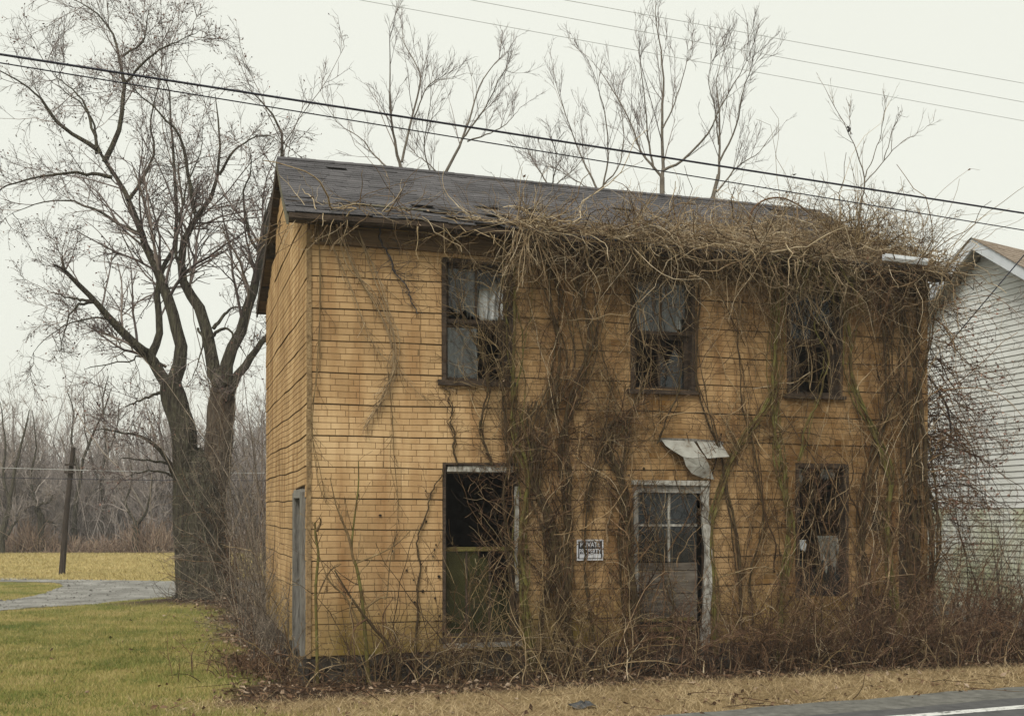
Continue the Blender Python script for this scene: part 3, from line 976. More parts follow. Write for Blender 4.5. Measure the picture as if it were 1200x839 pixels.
# eave soffit and drip edge
mb = MB(); db = MB()
for i in range(18):
    a0, a1 = As[i], As[i + 1]
    d0, d1 = float(droop(a0)), float(droop(a1))
    mb.hexa([(a0, -EAVE_OH + 0.02, Z_EAVE - 0.075 + d0), (a1, -EAVE_OH + 0.02, Z_EAVE - 0.075 + d1), (a1, -0.003, Z_EAVE - 0.035 + d1), (a0, -0.003, Z_EAVE - 0.035 + d0),
             (a0, -EAVE_OH + 0.02, Z_EAVE - 0.055 + d0), (a1, -EAVE_OH + 0.02, Z_EAVE - 0.055 + d1), (a1, -0.003, Z_EAVE - 0.015 + d1), (a0, -0.003, Z_EAVE - 0.015 + d0)])
    db.hexa([(a0, -EAVE_OH - 0.022, Z_EAVE - 0.06 + d0), (a1, -EAVE_OH - 0.022, Z_EAVE - 0.06 + d1), (a1, -EAVE_OH - 0.002, Z_EAVE - 0.06 + d1), (a0, -EAVE_OH - 0.002, Z_EAVE - 0.06 + d0),
             (a0, -EAVE_OH - 0.022, Z_EAVE - 0.004 + d0), (a1, -EAVE_OH - 0.022, Z_EAVE - 0.004 + d1), (a1, -EAVE_OH - 0.002, Z_EAVE - 0.004 + d1), (a0, -EAVE_OH - 0.002, Z_EAVE - 0.004 + d0)])
mb.build('eave_soffit', 'dark_wood', house)
db.build('eave_fascia', 'dark_wood', house)
# scrap of white gutter at the right end
ga0, gz0 = wallpx(1032, 303, 0.40); ga1, gz1 = wallpx(1082, 309, 0.40)
prof = [(-0.05, 0.045), (-0.055, 0.0), (-0.03, -0.04), (0.015, -0.04), (0.02, 0.045), (0.015, 0.045), (0.010, -0.034), (-0.027, -0.034), (-0.05, 0.0), (-0.046, 0.045)]
mb = MB()
mb.slab([(ga0, -0.450 + y, gz0 + z_) for y, z_ in prof], (ga1 - ga0, 0, gz1 - gz0))
mb.build('gutter', 'fascia_white', house)


# windows
def casing(name, O, mat, wd=0.05, depth=0.05, sill=True, head=True):
    a0, a1, z0, z1 = O
    mb = MB()
    mb.box(a0, a0 + wd, -depth, 0.13, z0, z1, 0.006)
    mb.box(a1 - wd, a1, -depth, 0.13, z0, z1, 0.006)
    if head:
        mb.box(a0 + wd + .001, a1 - wd - .001, -depth, 0.13, z1 - wd, z1, 0.006)
    w = mb.build(name, mat, house)
    if sill:
        MB().box(a0 - 0.05, a1 + 0.04, -0.085, 0.12, z0 - 0.055, z0 - 0.002, 0.007).build('sill', mat, w)
    return w


def sash(w, a0, a1, z0, z1, y, mat, bars=1, t=0.045, hbars=0):
    mb = MB()
    mb.box(a0, a0 + t, y, y + 0.035, z0, z1, 0.003); mb.box(a1 - t, a1, y, y + 0.035, z0, z1, 0.003)
    mb.box(a0 + t + .001, a1 - t - .001, y, y + 0.035, z0, z0 + t, 0.003); mb.box(a0 + t + .001, a1 - t - .001, y, y + 0.035, z1 - t, z1, 0.003)
    for k in range(bars):
        c = a0 + (a1 - a0) * (k + 1) / (bars + 1)
        mb.box(c - 0.013, c + 0.013, y + 0.004, y + 0.03, z0 + t, z1 - t, 0.002)
    return mb.build('sash', mat, w)


def pane(w, a0, a1, z0, z1, y, mat, poly=None):
    """a sheet of glass, or what is left of one: poly in unit coordinates"""
    poly = poly or [(0, 0), (1, 0), (1, 1), (0, 1)]
    return MB().slab([(a0 + (a1 - a0) * p, y, z0 + (z1 - z0) * q) for p, q in poly], (0, 0.004, 0)).build('pane', mat, w)


def curtain(label, a0, a1, z0, z1, b, folds=4, ragged=0.12, amp=0.03, mat='cloth', lean=0.0, group='torn curtains'):
    """hanging cloth with folds and a ragged hem; a thing of its own, hung behind a window"""
    nx, nz = 26, 16
    v = []
    hem = [random.uniform(0, ragged) for _ in range(nx + 1)]
    ph = random.uniform(0, 6)
    for k in range(nz + 1):
        q = k / nz
        for i in range(nx + 1):
            u = i / nx
            zz = z1 + (z0 + hem[i] - z1) * q
            v.append(W(a0 + (a1 - a0) * u + lean * q + 0.012 * sin(q * 7 + u * 9), b + amp * sin(u * folds * 2 * pi + ph + q * 1.2) * (0.4 + 0.6 * q), zz))
    base = W((a0 + a1) / 2, b, z0)
    v = np.array(v) - base
    i = np.arange((nx + 1) * (nz + 1)).reshape(nz + 1, nx + 1)
    f = np.stack([i[:-1, :-1], i[:-1, 1:], i[1:, 1:], i[1:, :-1]], -1).reshape(-1, 4)
    o = link('curtain', mesh_arrays('curtain', v, f, True), mat, None, tuple(base))
    so = o.modifiers.new('thickness', 'SOLIDIFY'); so.thickness = 0.003
    tag(o, label, 'curtain', group)
    return o


Y0 = 0.03
# upper left window
w = casing('window', O_UP1, 'dark_wood'); w['label'] = 'upper window with pale torn curtains'
a0, a1, z0, z1 = O_UP1; a0 += 0.05; a1 -= 0.05; z1 -= 0.05; zm = z0 + (z1 - z0) * 0.50
sash(w, a0 + .002, a1 - .002, zm, z1 - .002, Y0, 'dark_wood', 1)
sash(w, a0 + .002, a1 - .002, z0 + .002, zm - 0.002, Y0 + 0.045, 'dark_wood', 0)
am = (a0 + a1) / 2
pane(w, a0 + .04, am - .01, zm + .04, z1 - .04, Y0 + 0.016, 'glass_dusty', [(0, 0.25), (0.35, 0.12), (0.7, 0.2), (1, 0.02), (1, 1), (0, 1)])
pane(w, am + .01, a1 - .04, zm + .04, z1 - .04, Y0 + 0.016, 'glass_dark', [(0, 0.55), (0.2, 0.7), (0.5, 0.62), (0.7, 0.8), (1, 0.7), (1, 1), (0, 1)])
pane(w, a0 + .04, am + .03, z0 + .04, zm - .04, Y0 + 0.06, 'glass_dusty')
curtain('pale curtain strip in the right upper half of the first upper window', am + 0.06, a1 - 0.02, zm + 0.05, z1 - 0.02, 0.13, 3, 0.03)
curtain('grey curtain in the lower left quarter of the first upper window', a0 + 0.01, am + 0.03, z0 + 0.05, zm - 0.02, 0.14, 3, 0.04)
curtain('thin grey curtain rag beside the middle bar of the first upper window', am - 0.09, am + 0.07, zm + 0.08, z1 - 0.02, 0.16, 2, 0.10)
# upper middle window
w = casing('window', O_UP2, 'dark_wood'); w['label'] = 'upper window over the door, a curtain rag behind'
a0, a1, z0, z1 = O_UP2; a0 += 0.05; a1 -= 0.05; z1 -= 0.05; zm = z0 + (z1 - z0) * 0.50
am = (a0 + a1) / 2
sash(w, a0 + .002, a1 - .002, zm, z1 - .002, Y0, 'dark_wood', 1)
sash(w, a0 + .002, a1 - .002, z0 + .002, zm - 0.002, Y0 + 0.045, 'dark_wood', 1)
pane(w, a0 + .04, am - .01, zm + .04, z1 - .04, Y0 + 0.016, 'glass_dusty')
pane(w, am + .01, a1 - .04, zm + .04, z1 - .04, Y0 + 0.016, 'glass_dusty', [(0, 0), (0.55, 0), (0.8, 0.3), (1, 0.25), (1, 1), (0, 1)])
pane(w, am + .01, a1 - .04, z0 + .04, zm - .04, Y0 + 0.06, 'glass_dark', [(0, 0), (1, 0), (1, 0.5), (0.6, 0.8), (0.3, 0.5), (0, 0.7)])
curtain('pale torn curtain in the upper window over the door', am - 0.02, a1 - 0.05, zm + 0.0, z1 - 0.02, 0.13, 3, 0.10)
curtain('dim grey curtain left in the upper window over the door', a0 + 0.01, am - 0.06, zm + 0.04, z1 - 0.02, 0.17, 2, 0.16)
# upper right window
w = casing('window', O_UP3, 'dark_wood'); w['label'] = 'dark upper window nearest the white house'
a0, a1, z0, z1 = O_UP3; a0 += 0.05; a1 -= 0.05; z1 -= 0.05; zm = z0 + (z1 - z0) * 0.5
am = (a0 + a1) / 2
sash(w, a0 + .002, a1 - .002, zm, z1 - .002, Y0, 'dark_wood', 1)
sash(w, a0 + .002, a1 - .002, z0 + .002, zm - 0.002, Y0 + 0.045, 'dark_wood', 0)
pane(w, a0 + .04, am - .01, zm + .04, z1 - .04, Y0 + 0.016, 'glass_dark')
pane(w, am + .01, a1 - .04, zm + .04, z1 - .04, Y0 + 0.016, 'glass_dark', [(0, 0.3), (0.5, 0.45), (1, 0.2), (1, 1), (0, 1)])
curtain('narrow dim curtain in the dark upper window by the white house', a0 + 0.02, a0 + 0.16, z0 + 0.1, z1 - 0.1, 0.30, 2, 0.2, 0.02)
# tall ground floor window
w = casing('window', O_TALL, 'dark_wood', wd=0.03); w['label'] = 'tall dark window with green algae on its lower glass'
a0, a1, z0, z1 = O_TALL; a0 += 0.03; a1 -= 0.03; z1 -= 0.03; zm = z0 + (z1 - z0) * 0.52
MB().box(a0 + .02, a1 - .03, -0.04, 0.02, z1 - 0.085, z1 - 0.005, 0.02).build('head_trim', 'peeling_white', w)
MB().box(a1 - 0.012, a1 + 0.025, -0.062, -0.0525, z0 + 0.55, z1 - 0.25, 0.012).build('peeling_jamb', 'peeling_white', w)
sash(w, a0 + .002, a1 - .002, z0 + .002, zm, Y0 + 0.045, 'dark_wood', 2, 0.035)
MB().box(a0 + .002, a1 - .002, Y0 + 0.03, Y0 + 0.044, zm - 0.045, zm + 0.005, 0.004).build('meeting_rail', 'vine_moss', w)
pane(w, a0 + .036, a0 + (a1 - a0) / 3 - .014, z0 + .036, zm - .036, Y0 + 0.06, 'glass_algae')
pane(w, a0 + (a1 - a0) / 3 + .014, a0 + (a1 - a0) * 2 / 3 - .014, z0 + .036, zm - .036, Y0 + 0.06, 'glass_algae', [(0, 0), (1, 0), (1, 0.86), (0.8, 0.93), (0.55, 0.9), (0.5, 1), (0, 1)])
pane(w, a0 + (a1 - a0) * 2 / 3 + .014, a1 - .036, z0 + .036, zm - .036, Y0 + 0.06, 'glass_algae', [(0, 0), (1, 0), (1, 0.5), (0.7, 0.55), (0.4, 0.48), (0, 0.66)])
MB().box(a0 - 0.03, a1 + 0.05, -0.12, 0.0, z0 - 0.11, z0 - 0.06, 0.01).build('lower_sill', 'grey_wood', w)
# ground floor right window
w = casing('window', O_LOW3, 'dark_wood', wd=0.05, sill=False); w['label'] = 'broken ground floor window with cloth rags'
a0, a1, z0, z1 = O_LOW3; a0 += 0.05; a1 -= 0.05; z1 -= 0.05
curtain('small white rag at the top left of the lower right window', a0 + 0.02, a0 + 0.16, z1 - 0.2, z1 - 0.01, 0.16, 1, 0.05, 0.02)
curtain('small white rag at the top right of the lower right window', a1 - 0.24, a1 - 0.04, z1 - 0.17, z1 - 0.01, 0.16, 1, 0.08, 0.02)
curtain('dirty torn curtain hanging low in the lower right window', a1 - 0.34, a1 - 0.02, z0 + 0.02, z0 + 0.80, 0.10, 2, 0.5, 0.06, 'cloth_dirty', lean=0.10)
curtain('small white shred low at the left of the lower right window', a0 + 0.0, a0 + 0.18, z0 + 0.58, z0 + 0.75, 0.10, 1, 0.08, 0.02)
pane(w, a0 + .01, a1 - .01, z0 + .02, z0 + 0.8, 0.05, 'glass_dark', [(0, 0), (1, 0), (1, 0.4), (0.6, 0.6), (0.3, 0.35), (0, 0.7)])

# front door
a0, a1, z0, z1 = O_DOOR
dr = MB()
dr.box(a0, a0 + 0.06, -0.05, 0.12, z0, z1 - 0.10, 0.004)
door = dr.build('front_door', 'grey_wood', house)
door['label'] = 'weathered grey door with a glazed upper half'
MB().box(a0 - 0.03, a1 + 0.01, -0.085, 0.10, z1 - 0.055, z1 + 0.0, 0.006).build('door_head', 'peeling_white', door)
MB().box(a0 + 0.0, a1 - 0.05, -0.045, 0.08, z1 - 0.15, z1 - 0.058, 0.006).build('transom_board', 'grey_wood', door)
# split, bowed right jamb
js = spline([(a1 - 0.05, -0.05, z0 - 0.02), (a1 - 0.03, -0.07, z0 + 0.5), (a1 - 0.015, -0.09, z0 + 1.1), (a1 - 0.04, -0.05, z1 - 0.4), (a1 - 0.05, -0.045, z1 - 0.06)], 12)
mb = MB()
for i in range(11):
    p, q = js[i], js[i + 1]
    wv = lambda k: 0.052 + 0.012 * sin(k * 1.9)
    mb.hexa([(p[0] - wv(i), p[1] - .02, p[2]), (p[0] + wv(i), p[1] - .02, p[2]), (p[0] + wv(i), p[1] + .03, p[2]), (p[0] - wv(i), p[1] + .03, p[2]),
             (q[0] - wv(i + 1), q[1] - .02, q[2]), (q[0] + wv(i + 1), q[1] - .02, q[2]), (q[0] + wv(i + 1), q[1] + .03, q[2]), (q[0] - wv(i + 1), q[1] + .03, q[2])])
mb.build('jamb', 'peeling_white', door)
gx0, gx1 = a0 + 0.07, a1 - 0.13
gt, gb = z1 - 0.16, z1 - 1.02
mid, mz = (gx0 + gx1) / 2 + 0.02, (gt + gb) / 2 + 0.03
mb = MB()
mb.box(mid - 0.018, mid + 0.018, 0.0, 0.035, gb, gt, 0.003)
mb.box(gx0, mid - .019, 0.004, 0.031, mz - 0.014, mz + 0.014, 0.003); mb.box(mid + .019, gx1, 0.004, 0.031, mz - 0.014, mz + 0.014, 0.003)
mb.build('muntin', 'peeling_white', door)
for (x0, x1) in ((gx0, mid - 0.018), (mid + 0.018, gx1)):
    for (q0, q1) in ((gb, mz - 0.014), (mz + 0.014, gt)):
        pane(door, x0 + .002, x1 - .002, q0 + .002, q1 - .002, 0.016, 'glass_dark')
zz = gb - 0.01
while zz > z0 + 0.42:
    hgt = random.uniform(0.10, 0.15)
    MB().box(gx0, gx1, 0.0 + random.uniform(0, .012), 0.035, zz - hgt + 0.005, zz, 0.005).build('door_board', 'door_wood', door)
    zz -= hgt
MB().box(gx0, gx1, 0.03, 0.06, z0 + 0.03, zz - 0.02, 0.004).build('kick_panel', 'sheathing', door)
for k in range(3):
    MB().box(gx0 + 0.02, gx1 - 0.05, -0.01, 0.028, z0 + 0.06 + k * 0.12, z0 + 0.10 + k * 0.12, 0.008).build('door_slat', 'vine_moss', door)
MB().box(a0 - 0.1, a1 + 0.1, -0.45, -0.06, 0.0, 0.10, 0.02).build('door_step', 'stone', house)

# side door in the gable wall: a grey jamb and a dark leaf standing ajar
sd_o = MB().box(-0.07, 0.12, DOOR_S[0] - 0.085, DOOR_S[0] + 0.03, 0.13, DOOR_S[3], 0.008).build('side_door', 'grey_wood', house)
sd_o['label'] = 'weathered grey side door frame on the gable wall'
MB().box(-0.06, 0.12, DOOR_S[1] - 0.03, DOOR_S[1] + 0.085, 0.13, DOOR_S[3], 0.008).build('jamb', 'grey_wood', sd_o)
MB().box(-0.065, 0.12, DOOR_S[0] + 0.032, DOOR_S[1] - 0.032, DOOR_S[3] - 0.07, DOOR_S[3] + 0.03, 0.006).build('door_head', 'grey_wood', sd_o)
for k in range(5):
    x = DOOR_S[0] + 0.035 + k * 0.16
    MB().box(0.03, 0.06, x, x + 0.155, 0.15, DOOR_S[3] - 0.075, 0.003).build('door_board', 'dark_wood', sd_o)


# loose flashing above the door
def flash(name, pix, offs, parent):
    pts = []
    for (px, py), o in zip(pix, offs):
        a, z = wallpx(px, py, o)
        pts.append((a, -o, z))
    return pts


fl = thing('metal_flashing', 'torn pale sheet metal bent down above the front door', 'metal sheet', tuple(CORNER), YAW)


def bent_sheet(rows, K=8):
    """rows: list of polylines (pixel, offset) across; lofted, given thickness"""
    grid = []
    for r in rows:
        p = np.array([(*wallpx(x, y, o), o) for x, y, o in r])
        grid.append(spline(np.stack([p[:, 0], -p[:, 2], p[:, 1]], -1), K))
    g = np.array(grid)
    g = np.stack([spline(g[:, k], 8) for k in range(K)], 1)
    n = g.shape[0]
    i = np.arange(n * K).reshape(n, K)
    f = np.stack([i[:-1, :-1], i[:-1, 1:], i[1:, 1:], i[1:, :-1]], -1).reshape(-1, 4)
    return mesh_arrays('sheet', g.reshape(-1, 3), f, True)


def flat_sheet(pix):
    pts = []
    for x, y, o_ in pix:
        a, z = wallpx(x, y, o_)
        pts.append((a, -o_, z))
    mb = MB()
    n = len(pts)
    c = tuple(np.mean(np.array(pts), 0) + np.array([0, -0.012, 0.004]))
    up = [c] + pts
    off = np.array([0, 0.004, 0.001])
    mb.v = [tuple(p) for p in up] + [tuple(np.array(p) + off) for p in up]
    for i in range(n):
        k = (i + 1) % n
        mb.f += [(0, 1 + i, 1 + k), (n + 1, n + 2 + k, n + 2 + i), (1 + k, 1 + i, n + 2 + i, n + 2 + k)]
    return mb


flat_sheet([(775, 515, .07), (790, 516, .07), (813, 517, .07), (819, 526, .13), (826, 535, .17), (812, 537, .18), (801, 535.5, .17), (790, 529, .14), (780, 522, .10)]).build('sheet', 'metal_sheet', fl)
flat_sheet([(801, 536, .172), (812, 537.5, .183), (826.5, 535.5, .172), (831, 545, .15), (837, 562, .09), (824, 560, .10), (811, 555, .13), (804, 546, .16)]).build('torn_flap', 'metal_sheet', fl)
flat_sheet([(816, 516, .06), (830, 517, .06), (844, 519, .06), (850, 527, .13), (855, 535, .19), (841, 536, .20), (829, 537, .20), (822, 527, .13)]).build('sheet', 'metal_sheet', fl)
flat_sheet([(773, 513, .055), (812, 514, .055), (848, 517, .055), (848, 521, .058), (812, 518.5, .058), (773, 517.5, .058)]).build('nailing_strip', 'grey_wood', fl)

# sign
sa0, sz1 = wallpx(674, 632); sa1, sz0 = wallpx(705, 656)
sg = thing('warning_sign', 'small black and white private property sign nailed to the siding', 'sign', tuple(W((sa0 + sa1) / 2, -0.055, sz0)), YAW)
sw, shh = sa1 - sa0, sz1 - sz0
mbp = MB().box(-sw / 2, sw / 2, -0.004, 0.0, 0, shh).build('border', 'sign_white', sg)
MB().box(-sw / 2 + .018, sw / 2 - .018, -0.0062, -0.0042, 0.018, shh - .018).build('panel', 'sign_black', sg)
x = -sw / 2 + 0.03
for k in range(3):
    wd = (sw - 0.06) / 3
    MB().box(x + 0.004, x + wd - 0.004, -0.0086, -0.0064, 0.028, 0.078).build('blank_field', 'sign_white', sg)
    x += wd


def lettering(text, cx, zc, width, height, parent, mat):
    cu = bpy.data.curves.new('lettering', 'FONT')
    cu.body = text; cu.size = 1.0; cu.align_x = 'CENTER'; cu.align_y = 'CENTER'; cu.extrude = 0.0; cu.offset = 0.012
    to = bpy.data.objects.new('lettering_tmp', cu)
    col.objects.link(to)
    bpy.context.view_layer.update()
    dg = bpy.context.evaluated_depsgraph_get()
    me = bpy.data.meshes.new_from_object(to.evaluated_get(dg))
    bpy.data.objects.remove(to)
    co = np.empty(len(me.vertices) * 3, np.float32); me.vertices.foreach_get('co', co); co = co.reshape(-1, 3)
    mn, mxx = co.min(0), co.max(0)
    c2 = np.empty_like(co)
    c2[:, 0] = ((co[:, 0] - mn[0]) / (mxx[0] - mn[0]) - 0.5) * width + cx
    c2[:, 2] = ((co[:, 1] - mn[1]) / (mxx[1] - mn[1]) - 0.5) * height + zc
    c2[:, 1] = -0.0072
    me.vertices.foreach_set('co', c2.ravel())
    me.update()
    me.materials.clear()
    o = link('lettering', me, mat, parent)
    return o


lettering('PRIVATE', 0.0, shh - 0.062, sw * 0.74, 0.062, sg, 'sign_white')
lettering('PROPERTY', 0.0, shh - 0.145, sw * 0.82, 0.062, sg, 'sign_white')

# ------------------------------------------------------------------ neighbour
GAP = 3.42
NB = W(LEN + GAP, 0, 0)
nb = thing('white_house', 'white vinyl sided house with gable end beyond the vine covered corner', 'house', tuple(NB), YAW)
nr_b, nr_z, n_half, n_pitch = 2.9, 6.52, 3.5, 0.62
n0, n1 = nr_b - n_half, nr_b + n_half
ne_z = nr_z - n_half * n_pitch
MB().box(0.02, 8.0, n0 + .02, n1 - .02, 0, ne_z - 0.12).slab([(0.02, n0 + .02, ne_z - .118), (0.02, n1 - .02, ne_z - .118), (0.02, nr_b, nr_z - 0.12)], (7.98, 0, 0)).build('wall', 'soffit', nb)
z, k = 0.30, 0
while z < nr_z - 0.2:
    zc = z + 0.1
    half = n_half if zc < ne_z - 0.1 else (nr_z - 0.1 - zc) / n_pitch
    if half < 0.05: break
    s0, s1 = nr_b - half + .01, nr_b + half - .01
    mbv = MB()
    dz = random.uniform(-.0015, .0015)
    mbv.hexa([(-0.015, s0, z + dz), (0.012, s0, z + dz), (0.012, s1, z + dz), (-0.015, s1, z + dz), (-0.001, s0, z + 0.098), (0.012, s0, z + 0.098), (0.012, s1, z + 0.098), (-0.001, s1, z + 0.098)])
    mbv.build('siding_board', 'vinyl_algae' if z < 2.0 else 'vinyl', nb)
    z += 0.1; k += 1
# foundation band, front wall boards, rakes, roof
MB().box(-0.01, 8.0, n0 - .0, n1, -0.02, 0.29).build('foundation', 'soffit', nb)
for sgn in (-1, 1):
    e = n0 - 0.3 if sgn < 0 else n1 + 0.3
    ez = nr_z - (n_half + 0.3) * n_pitch
    mb = MB()
    mb.hexa([(-0.34, nr_b, nr_z - 0.17), (-0.30, nr_b, nr_z - 0.17), (-0.30, e, ez - 0.17), (-0.34, e, ez - 0.17), (-0.34, nr_b, nr_z + 0.02), (-0.30, nr_b, nr_z + 0.02), (-0.30, e, ez + 0.02), (-0.34, e, ez + 0.02)])
    mb.build('rake_fascia', 'fascia_white', nb)
    mb = MB()
    mb.hexa([(-0.299, nr_b, nr_z - 0.125), (0.0, nr_b, nr_z - 0.125), (0.0, e, ez - 0.125), (-0.299, e, ez - 0.125), (-0.299, nr_b, nr_z - 0.105), (0.0, nr_b, nr_z - 0.105), (0.0, e, ez - 0.105), (-0.299, e, ez - 0.105)])
    mb.build('rake_soffit', 'soffit', nb)
    mb = MB()
    for r in range(30):
        t0, t1 = r / 30, (r + 1) / 30 + 0.015
        f = lambda t, up: (nr_b + (e - nr_b) * (1 - t), ez + (nr_z - ez) * t + up)
        x = -0.36
        while x < 8.0:
            b0, zz0 = f(t0, 0.045); b1, zz1 = f(min(t1, 1), 0.03)
            wd = 0.33
            dp = 0.13 * (x + 0.36); dq = 0.13 * (x + wd + 0.36)
            mb.slab([(x + .002, b0, zz0 - dp), (x + wd - .002, b0, zz0 - dq), (x + wd - .002, b1, zz1 - dq), (x + .002, b1, zz1 - dp)], (0, 0, -0.01))
            x += wd
    o = mb.build('shingles', 'neighbour_roof', nb); o['kind'] = 'stuff'
# service wire running down the gable

# ------------------------------------------------------------------ trees
def limb3d(pix, Y0, dy, K=14, r0=4.0, r1=1.0, wig=0.0):
    """branch centre line from photo pixels, set at depth Y0 and leaning dy metres away along its length"""
    n = len(pix)
    pts = [at(p[0], p[1], Y0 + dy * (i / max(1, n - 1)) ** 1.3) for i, p in enumerate(pix)]
    P = spline(pts, K)
    if wig:
        P[1:] += rng.normal(size=(K - 1, 3)) * wig
    R = (r1 + (r0 - r1) * np.linspace(1, 0, K) ** 1.15) * Y0 / F
    R[-1] *= 0.6
    return P, R


def crown(limbs, levels, per_m=0):
    """levels: list of dicts for grow(); limbs: list of (P,R); per_m scales the first level with limb length"""
    lv = levels[0]
    first = []
    for P, R in limbs:
        n = lv['n']
        if per_m:
            n = int(np.clip(np.linalg.norm(np.diff(P, axis=0), axis=1).sum() * per_m, 3, 22))
        first.append(grow(P[None], R[None], **dict(lv, n=n)))
    P = np.concatenate([q[0] for q in first]); R = np.concatenate([q[1] for q in first])
    out = [(P, R, 3)]
    for lv in levels[1:]:
        P, R = grow(P, R, **lv)
        out.append((P, R, 3))
    return out


# --- the big two-stemmed tree on the lawn
TY = TREE[1]
big = thing('bare_tree', 'large bare tree with twin mossy trunks on the lawn left of the house', 'tree', tuple(TREE))


def knotty(P, R, S, amp=0.08):
    v, f = tubes(P[None], R[None], S)
    K = len(P)
    v = v.reshape(K, S, 3)
    c = P[:, None, :]
    d = v - c
    th = np.arange(S) / S * 2 * pi
    kk = np.arange(K)[:, None] / K * 14
    w = 1 + amp * (np.sin(th * 3 + kk * 0.7) + 0.7 * np.sin(th * 5 - kk * 1.3 + 1) + 0.5 * np.sin(th * 9 + kk * 2.1))
    return (c + d * w[..., None]).reshape(-1, 3), f


trunkA = spline([at(232, 712, TY), at(226, 690, TY), at(221, 640, TY), at(219, 580, TY + .1), at(216, 535, TY + .1), at(213, 500, TY + .1), at(203, 462, TY + .1), at(200, 445, TY + .1)], 26)
rA = np.interp(np.linspace(0, 1, 26), [0, 0.08, 0.25, 0.5, 0.8, 1], [24, 18, 16, 15, 14, 11.5]) * TY / F
trunkB = spline([at(258, 712, TY + .3), at(254, 690, TY + .3), at(248, 640, TY + .3), at(248, 580, TY + .3), at(254, 530, TY + .35), at(260, 480, TY + .35), at(262, 450, TY + .35)], 26)
rB = np.interp(np.linspace(0, 1, 26), [0, 0.08, 0.25, 0.5, 0.8, 1], [30, 23, 20, 17, 15.5, 13.5]) * TY / F
foot = spline([at(244, 714, TY + .12), at(243, 700, TY + .12), at(240, 670, TY + .12), at(237, 620, TY + .15), at(234, 575, TY + .18), at(233, 545, TY + .22), at(233, 525, TY + .25)], 26)
rF = np.interp(np.linspace(0, 1, 26), [0, 0.08, 0.22, 0.45, 0.7, 0.9, 1], [60, 44, 33, 28, 24, 14, 4]) * TY / F
for nm, P, R, mt in (('trunk', foot, rF, 'bark'), ('trunk', trunkA, rA, 'bark'), ('trunk', trunkB, rB, 'bark_warm')):
    v, f = knotty(P, R, 18)
    link(nm, mesh_arrays(nm, v - TREE, f, True), mt, big)
# pixel paths, start radius, end radius, lean in depth
BIG = [
    ([(203, 462), (190, 442), (172, 414), (163, 408), (133, 377), (113, 353), (90, 332), (75, 317), (63, 310)], 9, 3, -1.5),
    ([(176, 418), (182, 408), (187, 385), (184, 347), (190, 315), (207, 280), (204, 200), (200, 150), (197, 100), (183, 83)], 6, 1, 1.6),
    ([(202, 450), (212, 413), (206, 380), (197, 350), (187, 322), (173, 295), (165, 275), (150, 233), (133, 203), (113, 173)], 9.5, 4.5, 0.4),
    ([(113, 175), (90, 160), (67, 143), (50, 120), (33, 103), (0, 83), (-25, 78)], 3.5, 0.8, -1.0),
    ([(122, 190), (140, 150), (145, 110), (143, 83), (135, 47), (117, 20), (93, 3), (80, -2)], 4.0, 0.7, 1.0),
    ([(142, 67), (167, 50), (172, 20), (176, 5)], 1.8, 0.5, 0.8),
    ([(147, 97), (180, 63), (213, 47), (240, 33)], 2.0, 0.5, -0.8),
    ([(131, 208), (108, 204), (80, 203), (33, 210), (0, 223), (-20, 232)], 3.0, 0.7, -1.4),
    ([(118, 180), (108, 150), (100, 125), (85, 105), (65, 90), (50, 70)], 2.6, 0.5, 1.2),
    ([(113, 180), (112, 160), (108, 140), (92, 120), (70, 100), (60, 60)], 2.3, 0.5, 1.8),
    ([(260, 455), (248, 430), (245, 397), (233, 360), (220, 340), (213, 313), (217, 280), (230, 257), (247, 233), (257, 200), (257, 150), (252, 110)], 10, 1.4, 1.2),
    ([(228, 250), (221, 205), (210, 160), (187, 133), (160, 107), (150, 95)], 3.2, 0.6, -1.0),
    ([(264, 450), (268, 420), (280, 395), (290, 360), (300, 330), (305, 300), (312, 260), (325, 215), (330, 183), (328, 150), (310, 123), (287, 100)], 9, 0.9, 0.8),
    ([(264, 470), (280, 440), (300, 410), (317, 388), (332, 350), (338, 300)], 7, 2, 1.0),
    ([(188, 460), (170, 466), (147, 477)], 2.6, 1.6, -0.8),
    ([(207, 560), (196, 540), (180, 520), (160, 510), (143, 507), (123, 503), (105, 508)], 4, 0.8, -1.2),
    ([(206, 545), (180, 540), (140, 537)], 2.5, 1.2, -0.9),
    ([(205, 560), (190, 552), (165, 553), (150, 558)], 2.2, 0.8, -0.4),
    ([(113, 354), (95, 357), (83, 367), (74, 390), (70, 413)], 2.6, 0.6, -0.8),
    ([(110, 354), (85, 350), (60, 343)], 2.6, 1.2, 0.6),
    ([(75, 317), (73, 305), (73, 296)], 2.5, 1.0, 0.1),
    ([(165, 411), (140, 398), (115, 385), (90, 373)], 1.8, 0.4, 0.9),
    ([(195, 430), (170, 418), (145, 424), (97, 433)], 2.2, 1.0, -1.0),
    ([(232, 385), (238, 400), (230, 430), (218, 455)], 2.0, 0.6, -0.6),
    ([(250, 385), (270, 362), (290, 360)], 3.0, 1.0, 0.8),
    ([(247, 395), (265, 385), (277, 397), (290, 420)], 2.8, 0.8, -0.5),
    ([(213, 318), (205, 290), (213, 250), (220, 215), (235, 180), (240, 140)], 3.0, 0.6, 1.5),
    ([(150, 235), (165, 215), (180, 180), (176, 140), (186, 100), (192, 60)], 3.0, 0.5, 1.9),
    ([(165, 275), (140, 262), (110, 245), (75, 235), (40, 240), (5, 255)], 3.0, 0.6, 1.5),
    ([(133, 377), (110, 372), (80, 380), (50, 400), (30, 430)], 1.8, 0.4, 1.2),
    ([(305, 300), (290, 270), (285, 230), (295, 195), (290, 160)], 2.8, 0.6, -0.8),
    ([(257, 205), (272, 180), (290, 165), (315, 160), (340, 175)], 2.2, 0.5, -0.8),
]
limbs = []
